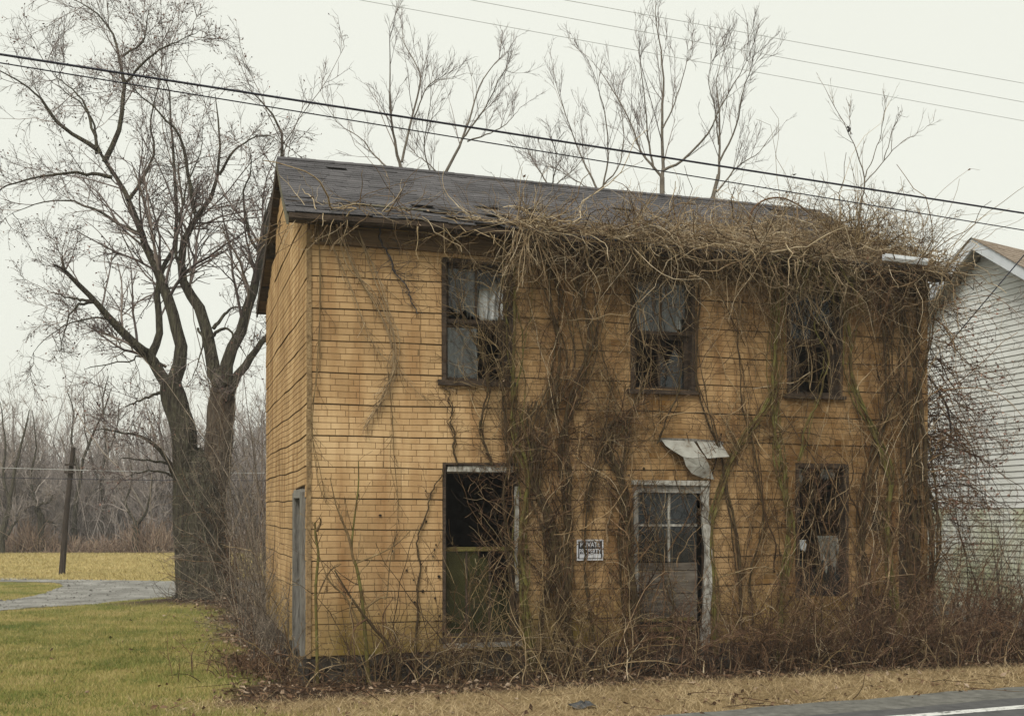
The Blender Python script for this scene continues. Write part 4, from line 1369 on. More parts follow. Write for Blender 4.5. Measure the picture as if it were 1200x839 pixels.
for pix, r0, r1, dy in BIG:
    P, R = limb3d(pix, TY + 0.15, dy, 16, r0 * (0.80 if r0 < 6 else 0.9), r1 * 0.45, 0.012)
    limbs.append((P, R))
    v, f = knotty(P, R, 9, 0.06)
    link('limb', mesh_arrays('limb', v - TREE, f, True), 'bark', big)
L1 = dict(n=11, lr=0.55, ang=0.80, up=0.05, wig=0.11, K=8, tmin=0.22, rr=0.36, rmin=0.010, lmin=0.8, lmax=2.6, taper=0.35)
L2 = dict(n=7, lr=0.50, ang=0.75, up=0.03, wig=0.12, K=6, tmin=0.12, rr=0.6, rmin=0.006, lmin=0.4, lmax=1.2, taper=0.45)
L3 = dict(n=7, lr=0.55, ang=0.70, up=0.03, wig=0.14, K=4, tmin=0.12, rr=0.65, rmin=0.0038, lmin=0.18, lmax=0.55, taper=0.6)
bt = crown(limbs, [L1, L2, L3], 2.6)
tube_obj('crown', bt, 'crown_big', big, TREE)
ends = bt[2][0][:, -1]
ends = ends[rng.random(len(ends)) < 0.55]
v, f = leaf_quads(ends + rng.normal(size=ends.shape) * 0.02, 0.055)
o = link('bud', mesh_arrays('bud', v - TREE, f), 'bud', big); o['kind'] = 'stuff'
# dead creeper clinging round the foot of the trunks
def trunk_fuzz(P, R, n, up, ln):
    t = rng.uniform(0.0, 0.75, n); i = (t * (len(P) - 1)).astype(int)
    th = rng.uniform(0, 2 * pi, n)
    d = np.stack([np.cos(th), np.sin(th), np.zeros(n)], -1)
    b = P[i] + d * R[i][:, None] * 1.0
    K = 6
    Q = np.empty((n, K, 3)); Q[:, 0] = b
    dr = norm(d * 0.5 + rng.normal(size=(n, 3)) * 0.5 + np.array([0, 0, up]))
    L = rng.uniform(0.3, 1.0, n) * ln
    for k in range(1, K):
        dr = norm(dr + rng.normal(size=(n, 3)) * 0.35 - d * 0.12)
        Q[:, k] = Q[:, k - 1] + dr * (L / K)[:, None]
    return Q, np.full((n, K), 0.007) * np.linspace(1, .5, K)


q1 = trunk_fuzz(foot, rF, 420, 0.5, 0.9); q2 = trunk_fuzz(trunkB, rB, 420, 0.5, 1.0)
o = tube_obj('creeper', [(q1[0], q1[1], 3), (q2[0], q2[1], 3)], 'twig_grey', big, TREE)
o['kind'] = 'stuff'


# --- trees standing behind the house
def back_tree(name, label, Y, trunk, limbspec, levels, mat='bark_back_hazed', cmat='crown_big', group='bare trees behind the house'):
    base = at(trunk[0][0], HY, Y); base[2] = 0.0
    t = thing(name, label, 'tree', tuple(base), group=group)
    pts = [base + np.array([0, 0, -0.1]), base + np.array([0.05, 0, 2.2])] + [at(p[0], p[1], Y) for p in trunk]
    P = spline(pts, 16)
    R = np.interp(np.linspace(0, 1, 16), [0, 0.4, 1], [trunk[0][2] * 1.2, trunk[0][2] * 0.75, trunk[-1][2] * 0.68]) * Y / F
    tube_obj('trunk', [(P[None], R[None], 8)], mat, t, base)
    L = [(P, R)]
    for pix, r0, r1, dy in limbspec:
        p, r = limb3d(pix, Y, dy, 16, r0 * 0.62, r1 * 0.5, 0.008)
        tube_obj('limb', [(p[None], r[None], 6)], mat, t, base)
        L.append((p, r))
    cb = crown(L[1:], levels)
    tube_obj('crown', cb, cmat, t, base)
    return t


B1 = dict(n=10, lr=0.5, ang=0.50, up=0.16, wig=0.05, K=8, tmin=0.12, rr=0.42, rmin=0.0075, lmin=0.7, lmax=3.0, taper=0.3, tfall=0.6)
B2 = dict(n=5, lr=0.42, ang=0.55, up=0.12, wig=0.07, K=5, tmin=0.15, rr=0.55, rmin=0.005, lmin=0.35, lmax=1.3, taper=0.45)
B3 = dict(n=3, lr=0.5, ang=0.55, up=0.10, wig=0.1, K=4, tmin=0.2, rr=0.7, rmin=0.0035, lmin=0.15, lmax=0.5, taper=0.6)
BL3 = [B1, B2, B3]
back_tree('bare_tree', 'slender forked bare tree behind the left part of the roof', 28,
          [(470, 260, 5), (470, 215, 4.2), (470, 196, 4)],
          [([(470, 200), (463, 167), (458, 133), (457, 67), (457, 33)], 3.6, 0.5, -1), ([(471, 190), (480, 150), (492, 100), (490, 80), (473, 50), (472, 30)], 2.8, 0.4, 1.0),
           ([(468, 206), (452, 195), (440, 183), (420, 160), (395, 143), (372, 100)], 2.4, 0.4, 1.5), ([(484, 140), (505, 98), (535, 92)], 1.6, 0.4, -1)], BL3)
back_tree('bare_tree', 'leaning bare tree right of the forked one behind the roof', 29,
          [(512, 260, 4.5), (516, 225, 4), (522, 203, 3.6)],
          [([(522, 203), (538, 172), (550, 140), (560, 105), (580, 75), (594, 60)], 3.2, 0.5, 1), ([(545, 160), (572, 120), (585, 92), (597, 80)], 1.8, 0.4, -1),
           ([(548, 166), (587, 150), (613, 124)], 1.7, 0.4, 1.5), ([(516, 222), (503, 200), (497, 167), (505, 120), (503, 90)], 2.0, 0.4, -1.2), ([(520, 210), (500, 190), (487, 180), (480, 150)], 1.5, 0.4, 1)], BL3)
back_tree('bare_tree', 'tallest bare tree behind the middle of the roof', 27,
          [(776, 280, 5), (776, 240, 4.4), (776, 208, 4.2)],
          [([(776, 210), (777, 190), (776, 140), (777, 100), (775, 60), (768, 20), (770, 0)], 3.8, 0.5, 0.6), ([(775, 207), (753, 180), (737, 140), (710, 93), (690, 67)], 2.6, 0.4, 1),
           ([(766, 198), (760, 165), (757, 133), (750, 67), (748, 40)], 2.2, 0.4, -1), ([(777, 200), (800, 188), (830, 157), (843, 127), (867, 87), (882, 58)], 2.8, 0.4, -1.2),
           ([(777, 150), (792, 118), (803, 80), (812, 50)], 1.8, 0.4, 1.3)], BL3)
back_tree('bare_tree', 'bare tree with upright shoots right of the tallest one', 28,
          [(832, 280, 4), (834, 240, 3.6), (842, 205, 3.2)],
          [([(842, 210), (844, 165), (842, 120), (840, 90), (853, 50)], 2.6, 0.4, 0.8), ([(843, 190), (862, 150), (870, 110), (880, 80), (886, 55)], 2.0, 0.4, -1),
           ([(840, 225), (865, 195), (890, 178), (913, 145)], 1.8, 0.4, 1.2), ([(842, 170), (838, 130), (830, 90), (842, 55)], 1.4, 0.4, -1)], BL3)
back_tree('bare_tree', 'thin bare tree left of the tallest one behind the roof', 30,
          [(706, 280, 3.6), (703, 240, 3.2), (700, 224, 3)],
          [([(700, 223), (688, 198), (677, 173), (657, 117), (648, 82)], 2.2, 0.4, 1), ([(704, 230), (712, 190), (710, 140), (700, 100), (688, 66)], 2.0, 0.4, -1), ([(700, 226), (727, 190), (730, 140), (722, 95)], 1.8, 0.4, 0.8),
           ([(700, 228), (680, 215), (655, 200), (632, 186)], 1.4, 0.4, 0.8)], BL3)
back_tree('bare_tree', 'low thin bare tree between the leaning and the tallest trees', 31,
          [(640, 280, 3), (642, 240, 2.6), (645, 222, 2.4)],
          [([(645, 222), (632, 200), (618, 175), (612, 150)], 1.6, 0.4, 1), ([(646, 222), (652, 190), (648, 165)], 1.5, 0.4, -1), ([(645, 222), (665, 205), (680, 190), (690, 170)], 1.4, 0.4, 1)], BL3)
# sapling at the right end with the bird on it
sap = back_tree('sapling', 'thin sapling with a bird rising past the right end of the roof', 18.6,
                [(1003, 320, 2.4), (1006, 265, 2.2), (1010, 232, 2.0)],
                [([(1010, 232), (1014, 208), (1003, 178), (996, 158), (973, 115), (963, 98)], 1.5, 0.35, 0.2), ([(1014, 208), (1028, 172), (1035, 140), (1037, 112)], 1.0, 0.3, -0.3),
                 ([(1014, 214), (1035, 190), (1055, 168), (1078, 155), (1094, 142)], 1.2, 0.3, 0.3), ([(1036, 188), (1047, 150), (1054, 132)], 0.9, 0.3, -0.2), ([(996, 158), (996, 135), (997, 120)], 0.7, 0.25, 0.1)],
                [dict(B1, n=8, rmin=0.004, lmin=0.12, lmax=0.5, rr=0.6), dict(B2, n=3, rmin=0.003, lmin=0.06, lmax=0.2)], cmat='twig_grey', group='saplings by the house')

# bird
bp = at(995, 152.5, 18.62)
bird = thing('bird', 'tiny dark bird perched on the thin sapling above the roof', 'bird', tuple(bp))
bird.scale = (0.6, 0.6, 0.6)


def ellipsoid(c, ax, n=10, m=7, rot=None):
    th = np.linspace(0, 2 * pi, n, endpoint=False); ph = np.linspace(0.02, pi - 0.02, m)
    v = np.array([[np.sin(p) * np.cos(t) * ax[0], np.sin(p) * np.sin(t) * ax[1], np.cos(p) * ax[2]] for p in ph for t in th])
    if rot is not None:
        ca, sa = cos(rot), sin(rot)
        v = v @ np.array([[ca, 0, -sa], [0, 1, 0], [sa, 0, ca]])
    i = np.arange(n * m).reshape(m, n)
    f = np.stack([i[:-1], np.roll(i[:-1], -1, 1), np.roll(i[1:], -1, 1), i[1:]], -1).reshape(-1, 4)
    return v + np.array(c), f


v, f = join([ellipsoid((0, 0, 0), (0.045, 0.04, 0.075), rot=0.5), ellipsoid((-0.035, 0, 0.075), (0.034, 0.03, 0.032))])
link('body', mesh_arrays('body', v, f, True), 'feather', bird)
MB().hexa([(0.03, -.015, -.06), (0.04, .015, -.06), (0.085, .018, -.13), (0.08, -.018, -.13), (0.04, -.015, -.05), (0.05, .015, -.05), (0.092, .018, -.125), (0.088, -.018, -.125)]).build('tail', 'feather', bird)
MB().slab([(-0.062, -.006, 0.078), (-0.062, .006, 0.078), (-0.09, 0, 0.07)], (0, 0, -0.008)).build('beak', 'feather', bird)


# --- far wood across the field
def far_variant(seed, h, lean, gnarl, bushy):
    K = 12
    z = np.linspace(0, h, K)
    P = np.stack([lean * (z / h) ** 1.2 * h + np.cumsum(rng.normal(size=K) * gnarl), np.cumsum(rng.normal(size=K) * gnarl), z], -1)
    P -= P[0]
    R = np.linspace(0.022 * h, 0.003 * h, K) * (1 + 0.4 * np.exp(-z * 2))
    a, ar = grow(P[None], R[None], n=13, lr=0.42, ang=0.6, up=0.25, wig=0.12, K=7, tmin=0.2, rr=0.5, rmin=0.02, lmin=1.0, taper=0.3)
    b, br = grow(a, ar, n=7, lr=0.45, ang=0.6, up=0.15, wig=0.14, K=5, tmin=0.15, rr=0.6, rmin=0.013, lmin=0.6, taper=0.5)
    c, cr_ = grow(b, br, n=int(6 * bushy), lr=0.55, ang=0.6, up=0.1, wig=0.16, K=4, tmin=0.1, rr=0.7, rmin=0.009, lmin=0.4, taper=0.6)
    v, f = join([tubes(P[None], R[None], 7), tubes(a, ar, 5)])
    tm = mesh_arrays('trunk', v, f, True); tm.materials.append(MATS['bark_far_hazed'])
    v, f = join([tubes(b, br, 3), tubes(c, cr_, 3)])
    cm = mesh_arrays('crown', v, f, True); cm.materials.append(MATS['crown_far_hazed'])
    return tm, cm


FARV = [far_variant(i, h, l, g, b) for i, (h, l, g, b) in enumerate(((10.5, 0.05, 0.06, 1.0), (9.5, -0.06, 0.08, 1.2), (11, 0.02, 0.05, 1.1), (9.0, 0.12, 0.10, 1.2), (10, -0.03, 0.07, 1.0)))]
far_spots = []
for k in range(46):
    far_spots.append((rng.uniform(-40, 330), rng.uniform(57, 76), rng.uniform(0.48, 0.80)))
for i, (px, Y, sc_) in enumerate(sorted(far_spots, key=lambda q: -q[1])):
    b = at(px, HY, Y); b[2] = -0.05
    t = thing('woodland_tree', 'slender bare grey tree in the wood across the field', 'tree', tuple(b), group='bare trees of the far wood')
    tm, cm = FARV[i % len(FARV)]
    for nm, me in (('trunk', tm), ('crown', cm)):
        o = bpy.data.objects.new(nm, me); o.parent = t; o.rotation_euler = (0, 0, rng.uniform(0, 6.28)); o.scale = (sc_,) * 3
        col.objects.link(o)
# gnarled ones one can tell apart at the wood's edge
for px, py, Y, spec, lab in (
        (48, 641, 56, [([(48, 641), (48, 612), (47, 600)], 5, 4, 0), ([(47, 603), (42, 598), (48, 590), (58, 588), (62, 580)], 3.2, 1, -.5), ([(48, 612), (60, 611), (66, 618)], 2.2, 1.2, .4), ([(47, 600), (40, 585), (36, 560), (42, 520), (38, 480)], 2.6, 0.6, .6)],
         'squat gnarled tree with stubby limbs left of the leaning pole'),
        (159, 642, 56, [([(159, 642), (159, 622), (160, 612)], 5, 4, 0), ([(160, 614), (152, 600), (148, 585), (155, 560), (150, 525)], 2.6, .6, .5), ([(160, 614), (168, 606), (172, 596), (178, 570), (172, 540)], 2.8, .6, -.5)],
         'squat forked tree at the wood edge right of the leaning pole'),
        (4, 640, 55, [([(2, 640), (5, 615), (12, 590), (16, 560), (25, 520), (35, 480)], 5, .8, 0), ([(6, 632), (14, 618), (22, 605), (27, 598)], 2.6, .8, .4), ([(12, 590), (4, 560), (6, 520), (0, 470)], 2.6, .6, .6)],
         'dark leaning tree at the left end of the far wood'),
        (120, 641, 60, [([(120, 641), (122, 600), (118, 560), (125, 520), (120, 470), (128, 440)], 3.6, .6, 0), ([(119, 575), (108, 540), (100, 500), (98, 460)], 2, .5, .6), ([(122, 540), (136, 505), (140, 470)], 1.8, .5, .6)],
         'tall slim tree in the far wood just right of the leaning pole'),
        (86, 641, 58, [([(86, 641), (88, 600), (94, 560), (100, 530), (118, 490), (130, 455)], 4.2, .6, 0), ([(94, 560), (84, 520), (86, 480), (78, 455)], 2.2, .5, .6)],
         'tall curved tree in the far wood right behind the leaning pole')):
    b = at(px, HY, Y); b[2] = 0
    t = thing('gnarled_tree', lab, 'tree', tuple(b))
    L = []
    for pix, r0, r1, dy in spec:
        p, r = limb3d(pix, Y, dy, 12, r0 * 0.85, r1, 0.02)
        if pix[0][1] > 638: p[0, 2] = -0.1
        tube_obj('trunk' if not L else 'limb', [(p[None], r[None], 7)], 'bark', t, b)
        L.append((p, r))
    tube_obj('crown', crown(L[1:], [dict(n=9, lr=0.4, ang=0.8, up=0.15, wig=0.2, K=6, rr=0.5, rmin=0.018, lmin=0.6, taper=0.4), dict(n=6, lr=0.55, ang=0.7, up=0.1, wig=0.2, K=4, rr=0.6, rmin=0.010, lmin=0.4, taper=0.5),
                                     dict(n=4, lr=0.6, ang=0.7, up=0.1, wig=0.2, K=4, rr=0.7, rmin=0.008, lmin=0.3, taper=0.5)]), 'crown_far_hazed', t, b)
# scrub in and before the wood: a mass nobody could count
def strands(base, dirs, L, K, wig, grav, r0, taper=0.4):
    n = len(base)
    Q = np.empty((n, K, 3)); Q[:, 0] = base
    d = norm(dirs)
    for k in range(1, K):
        d = d + rng.normal(size=(n, 3)) * wig
        d[:, 2] += grav
        d = norm(d)
        Q[:, k] = Q[:, k - 1] + d * (L / (K - 1))[:, None]
    R = (np.asarray(r0) * np.ones(n))[:, None] * np.linspace(1, taper, K)
    return Q, R


n = 5200
Yb = rng.uniform(58, 82, n)
pxb = rng.uniform(-120, 345, n)
b = np.stack([(pxb - CX) / F * Yb, Yb, np.zeros(n)], -1)
Q, R = strands(b, rng.normal(size=(n, 3)) * 0.26 + np.array([0, 0, 1]), rng.gamma(4.0, 0.95, n) + 0.8, 8, 0.16, 0.02, 0.010 + rng.gamma(1.4, 0.012, n))
q2, r2 = grow(Q, R, n=6, lr=0.35, ang=0.6, up=0.15, wig=0.15, K=4, tmin=0.3, rr=0.5, rmin=0.010)
o = tube_obj('woodland_scrub', [(Q, R, 3), (q2, r2, 3)], 'crown_far_hazed')
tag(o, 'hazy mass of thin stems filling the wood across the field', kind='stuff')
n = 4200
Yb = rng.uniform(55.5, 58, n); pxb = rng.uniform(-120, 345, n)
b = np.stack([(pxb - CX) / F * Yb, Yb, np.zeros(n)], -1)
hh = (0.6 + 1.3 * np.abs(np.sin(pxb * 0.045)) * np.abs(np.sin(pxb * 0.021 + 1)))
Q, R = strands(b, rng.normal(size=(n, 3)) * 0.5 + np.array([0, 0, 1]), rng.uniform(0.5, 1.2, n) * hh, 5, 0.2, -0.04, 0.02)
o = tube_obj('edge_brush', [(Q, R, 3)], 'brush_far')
tag(o, 'low reddish brown brush along the far edge of the field', kind='stuff')
# something small and white lying at the wood's edge
wp = ground(185, 641)
MBW = MB()
v, f = ellipsoid((0, 0, 0.25), (0.32, 0.25, 0.22), 9, 6)
v = v + rng.normal(size=v.shape) * 0.03
o = link('white_bundle', mesh_arrays('white_bundle', v, f, True), 'sign_white', None, tuple(wp))
tag(o, 'small white bundle lying at the edge of the far wood', 'bundle')

# ------------------------------------------------------------------ poles and wires
pb = ground(72, 672); pt_ = at(86, 524, pb[1])
pole = thing('utility_pole', 'leaning dark wooden utility pole beside the gravel driveway', 'pole', tuple(pb))
P = spline([pb + np.array([0, 0, -0.2]), pb * 0.5 + pt_ * 0.5 + np.array([-0.02, 0, 0]), pt_], 12)
tube_obj('shaft', [(P[None], (np.linspace(3.8, 2.6, 12) * pb[1] / F)[None], 12)], 'pole', pole, pb)
for q in (0.86, 0.80):
    pm = pb * (1 - q) + pt_ * q - pb
    MB().box(pm[0] - 0.16, pm[0] + 0.16, pm[1] - 0.16, pm[1] - 0.09, pm[2] - 0.03, pm[2] + 0.03).build('bracket', 'pole', pole)


def wire(label, p0, p1, r, mat, sag=0.0, name='overhead_wire', group=None):
    K = 40
    t = np.linspace(0, 1, K)[:, None]
    P = p0 * (1 - t) + p1 * t
    P[:, 2] -= (4 * sag * t * (1 - t))[:, 0]
    o = tube_obj(name, [(P[None], np.full((1, K), r), 6)], mat, None, p0, tuple(p0))
    tag(o, label, 'wire', group)
    return o


def wire_px(label, x0, y0, Y0, x1, y1, Y1, r, mat, ext=0.6, **k):
    a, b = at(x0, y0, Y0), at(x1, y1, Y1)
    d = b - a
    return wire(label, a - d * ext, b + d * ext, r, mat, **k)


wire_px('thick dark cable crossing the whole view above the roof', 0, 64, 10, 1200, 250, 13.4, 0.0105, 'cable')
wire_px('thinner dark cable running just below the thick one', 0, 74, 10.1, 1200, 270, 13.5, 0.006, 'cable')
wire_px('lowest of the three faint wires high in the sky', 420, 0, 15.5, 1200, 142, 18.5, 0.0036, 'cable_glare_grey', ext=1.2)
wire_px('middle of the three faint wires high in the sky', 550, 0, 15.5, 1200, 120, 18.2, 0.0036, 'cable_glare_grey', ext=1.4)
wire_px('topmost of the three faint wires high in the sky', 660, 0, 15.5, 1200, 98, 18.0, 0.0036, 'cable_glare_grey', ext=1.6)
wire_px('pale wire strung along the leaning pole before the wood', -60, 545, 33.9, 260, 553, 33.9, 0.011, 'cable_white', ext=0.2, sag=0.05)
wire_px('dark wire strung on the leaning pole below the pale one', -60, 557, 33.8, 260, 562, 33.8, 0.010, 'cable', ext=0.2, sag=0.05)
wire(' '.join('dark service wire slanting down before the white gable'.split()), at(1206, 292, 17.0), at(1108, 408, 17.6), 0.009, 'cable', 0.0, 'service_wire')

# ------------------------------------------------------------------ vines on the house
FLAT = np.array([0.0, 1.0, 0.0])


def clampb(P, lo=-0.5, hi=-0.05):
    P[..., 1] = np.clip(P[..., 1], lo, hi)
    return P


def climbing_vine(label, pix, rpx, n1_=26, n2=5, n3=0, l1=0.55, bundle=2, mat='vine_bark', tmat='twig_brown', off=0.09, up=0.05, spread=0.05, name='climbing_vine', kr=0.35):
    n1 = max(4, int(n1_ * 0.5)); n2 = int(round(n2 * 0.6)); rpx = rpx * 0.72
    p = []
    for i, (x, y) in enumerate(pix):
        a, z = wallpx(x, y, off)
        p.append((a, -off, max(z, 0.0)))
    K = 40
    S0 = spline(p, K)
    base = Warr(S0[0])
    if pix[0][1] > 735:
        S0[0, 2] = 0.0; base = Warr(S0[0]); 
    t = thing(name, label, 'vine', tuple(base))
    L, Rr = [], []
    for k in range(bundle + 1):
        q = S0.copy()
        if k:
            ph = rng.uniform(0, 6, 2)
            tt = np.linspace(0, 1, K)
            q[:, 0] += spread * (0.3 + tt) * np.sin(tt * rng.uniform(5, 16) + ph[0]) * rng.uniform(0.6, 2.0)
            q[:, 1] += 0.03 * np.sin(tt * 9 + ph[1])
        q[1:, 0] += rng.normal(size=K - 1) * 0.007 + 0.018 * np.sin(np.linspace(0, rng.uniform(14, 26), K - 1) + rng.uniform(0, 6))
        q = clampb(q, -0.4, -0.055)
        r = np.linspace(1, 0.45, K) * (1 + 0.18 * np.sin(np.linspace(0, 40, K) + k)) * (rpx * 0.82 * (q[:, 0] * U[1] + 13) / F) * (1.0 if k == 0 else rng.uniform(0.25, 0.55))
        L.append(q); Rr.append(r)
        tube_obj('stem', [(Warr(q)[None], r[None], 6)], mat, t, base)
    P, R = np.stack(L), np.stack(Rr)
    b1 = grow(P, R, n=n1, lr=0.5, ang=0.9, up=up, wig=0.22, K=8, tmin=0.08, rr=kr, rmin=0.0035, lmin=l1 * 0.3, lmax=l1 * 1.5, taper=0.45, flat=FLAT)
    clampb(b1[0])
    bat = [(Warr(b1[0]), b1[1], 3)]
    if rpx > 2:            # shaggy root hairs along the stem
        fb = grow(P, R, n=14, lr=0.04, ang=0.45, up=-0.1, wig=0.2, K=4, tmin=0.0, rr=0.12, rmin=0.003, lmin=0.06, lmax=0.22, flat=FLAT)
        clampb(fb[0]); bat.append((Warr(fb[0]), fb[1], 3))
    if n2:
        b2 = grow(b1[0], b1[1], n=n2, lr=0.55, ang=0.85, up=0.0, wig=0.26, K=6, tmin=0.1, rr=0.6, rmin=0.0028, lmin=0.10, lmax=0.5, taper=0.5, flat=FLAT)
        clampb(b2[0])
        bat.append((Warr(b2[0]), b2[1], 3))
    tube_obj('twigs', bat, tmat, t, base)
    return t


climbing_vine('mossy vine climbing right beside the tall ground floor window', [(625, 775), (616, 700), (610, 640), (618, 560), (604, 500), (600, 420), (605, 340), (598, 285)], 5, 22, 6, bundle=4, mat='vine_moss', tmat='twig_tan', spread=0.09)
climbing_vine('thick brown vine left of the private property sign', [(650, 778), (655, 700), (645, 620), (628, 560), (640, 500), (655, 430), (648, 360), (640, 285)], 6, 22, 6, bundle=5, tmat='twig_brown', spread=0.11)
climbing_vine('dark twisted vine between the sign and the tall window', [(632, 778), (640, 690), (650, 630), (632, 570), (622, 520), (628, 470)], 6, 16, 5, bundle=3, spread=0.06)
climbing_vine('dark vine rising just left of the sign to the eave', [(668, 776), (664, 690), (668, 600), (664, 520), (668, 470), (688, 400), (682, 330), (690, 285)], 5, 22, 6, bundle=4, spread=0.08)
climbing_vine('thin vine crossing the private property sign', [(700, 775), (690, 700), (683, 640), (695, 560), (705, 510), (740, 480), (760, 470)], 2.2, 20, 6, bundle=2, tmat='twig_brown')
climbing_vine('shaggy dark vine against the left door frame', [(748, 765), (742, 700), (738, 640), (732, 590), (722, 545), (714, 515), (724, 490)], 7.5, 26, 6, l1=0.35, bundle=6, spread=0.055, tmat='twig_brown')
climbing_vine('thin vine reaching to the window over the door', [(735, 760), (728, 660), (726, 580), (735, 500), (752, 450), (745, 380), (735, 310)], 2.5, 26, 6, bundle=2, tmat='twig_tan')
climbing_vine('mossy vine slanting up right of the front door', [(838, 770), (836, 700), (835, 620), (850, 560), (872, 510), (900, 465), (912, 400), (915, 330)], 4.2, 24, 6, bundle=3, mat='vine_moss', tmat='twig_tan', spread=0.08)
climbing_vine('slim vine climbing the bricks right of the door', [(870, 770), (868, 690), (860, 610), (845, 540), (825, 480), (815, 420), (820, 340), (815, 290)], 3, 26, 6, bundle=2, tmat='twig_brown')
climbing_vine('green vine left of the lower right window', [(915, 768), (918, 690), (925, 620), (918, 560), (908, 500), (905, 430), (912, 360), (900, 310)], 4.5, 24, 6, bundle=4, mat='vine_moss', tmat='twig_tan', spread=0.07)
climbing_vine('vine winding across the upper right window', [(935, 540), (945, 500), (962, 460), (970, 420), (955, 380), (968, 340), (950, 300)], 2.4, 9, 4, bundle=1, mat='vine_moss', tmat='twig_tan', off=0.14)
climbing_vine('thick mossy vine slanting down right of the upper right window', [(1055, 765), (1048, 690), (1040, 610), (1042, 560), (1020, 500), (1000, 440), (992, 380), (975, 310)], 5, 24, 6, bundle=3, mat='vine_moss', tmat='twig_tan', spread=0.08)
climbing_vine('dark vine between the right windows and the corner', [(1020, 765), (1015, 690), (1012, 620), (1025, 540), (1040, 470), (1035, 400), (1030, 320)], 4, 28, 7, bundle=4, tmat='twig_brown', spread=0.09)
climbing_vine('shaggy vine column at the right corner of the house', [(1068, 768), (1070, 690), (1072, 620), (1066, 540), (1060, 460), (1062, 390), (1055, 310)], 5.5, 24, 6, bundle=4, tmat='twig_rust', spread=0.14)
climbing_vine('outermost shaggy vine wrapping the right corner', [(1086, 768), (1090, 690), (1092, 620), (1084, 540), (1078, 460), (1076, 390), (1068, 315)], 5.5, 24, 6, bundle=4, tmat='twig_rust', spread=0.14)
climbing_vine('bare dark vine left of the tall ground floor window', [(489, 778), (488, 730), (491, 690), (490, 650), (494, 615), (508, 575), (519, 552)], 2.8, 9, 3, l1=0.3, bundle=0, tmat='twig_brown', off=0.06)
climbing_vine('dark lichen covered vine hanging from the eave left of the first upper window', [(440, 258), (450, 288), (462, 315), (478, 340), (488, 368)], 2.4, 16, 4, l1=0.28, bundle=1, mat='lichen_stem', tmat='lichen_stem', off=0.06, spread=0.03)
climbing_vine('thin vine below the first upper window', [(535, 545), (530, 500), (527, 470), (522, 452)], 2.0, 14, 4, l1=0.3, bundle=1, tmat='twig_brown', off=0.06)
climbing_vine('vine winding over the first upper window', [(575, 545), (566, 500), (570, 450), (558, 400), (540, 360), (528, 310), (540, 270)], 2.6, 26, 6, bundle=2, tmat='twig_tan', off=0.13)
climbing_vine('vine twigs filling the right half of the first upper window', [(596, 560), (592, 500), (590, 440), (584, 390), (590, 330), (584, 280)], 3, 26, 6, bundle=3, tmat='twig_tan', off=0.12)
climbing_vine('twigs crossing the window over the door', [(770, 520), (790, 470), (800, 430), (795, 390), (780, 350), (790, 290)], 2.0, 16, 5, bundle=1, tmat='twig_tan', off=0.13)
climbing_vine('vine growing over the right side of the tall window', [(606, 775), (598, 700), (594, 640), (590, 590), (597, 545), (610, 500)], 3, 30, 6, l1=0.4, bundle=3, tmat='twig_brown', off=0.12)
climbing_vine('thin twigs climbing inside the lower right window', [(965, 765), (960, 690), (956, 630), (952, 580), (962, 545)], 2.0, 26, 5, l1=0.4, bundle=2, tmat='twig_red', off=0.10)
climbing_vine('thin vine across the glazed door', [(800, 770), (790, 720), (775, 660), (768, 600), (752, 560)], 1.6, 18, 5, l1=0.4, bundle=3, tmat='twig_tan', off=0.12, spread=0.15)
climbing_vine('slim vines on the bricks between the two right hand windows', [(885, 770), (880, 680), (895, 600), (885, 540), (870, 470), (865, 400), (875, 320)], 1.8, 22, 5, bundle=3, tmat='twig_brown', spread=0.12)
climbing_vine('fine vines under the sill left of the sign', [(690, 600), (700, 540), (715, 470), (705, 400), (715, 330), (710, 285)], 1.6, 30, 7, bundle=3, tmat='twig_tan', spread=0.12)
# fine stems netting the middle and right of the front
def net_density(a):
    g = 0.02 + 0.0 * a
    for c, w, k in ((2.75, 0.35, 0.65), (3.2, 0.3, 0.7), (3.75, 0.35, 0.5), (4.3, 0.3, 0.8), (5.6, 0.35, 0.45), (6.1, 0.45, 0.45), (6.6, 0.3, 0.8), (7.1, 0.3, 0.6), (7.6, 0.35, 0.9), (8.15, 0.3, 0.9)):
        g = g + k * np.exp(-((a - c) / w) ** 2)
    return g


def fine_net(n, mat, name, label):
    aa = []
    while len(aa) < n:
        a = random.uniform(1.7, LEN + 0.05)
        if random.random() * 1.35 < float(net_density(a)): aa.append(a)
    b = np.stack([np.array(aa), -rng.uniform(0.06, 0.16, n), rng.uniform(0.1, 4.6, n)], -1)
    d = np.stack([rng.normal(size=n) * 0.32, rng.normal(size=n) * 0.08, np.where(rng.random(n) < 0.72, 1.0, -0.8)], -1)
    Q, R = strands(b, d, rng.gamma(3.0, 0.36, n) + 0.3, 14, 0.17, 0.0, 0.0022 + rng.gamma(1.5, 0.0018, n), 0.4)
    Q[..., 1] = np.clip(Q[..., 1], -0.24, -0.055)
    Q[..., 2] = np.clip(Q[..., 2], 0.02, 5.15)
    g = grow(Q, R, n=3, lr=0.28, ang=0.7, up=0.0, wig=0.25, K=6, tmin=0.1, rr=0.6, rmin=0.0025, lmax=0.4, flat=FLAT)
    clampb(g[0], -0.3, -0.055)
    o = tube_obj(name, [(Warr(Q), R, 3), (Warr(g[0]), g[1], 3)], mat)
    tag(o, label, kind='stuff')


fine_net(360, 'twig_rust', 'fine_vines', 'fine tan vine stems netting the middle and right of the front wall')
fine_net(130, 'twig_pale', 'pale_vines', 'thin pale dead vine stems scattered over the front wall')
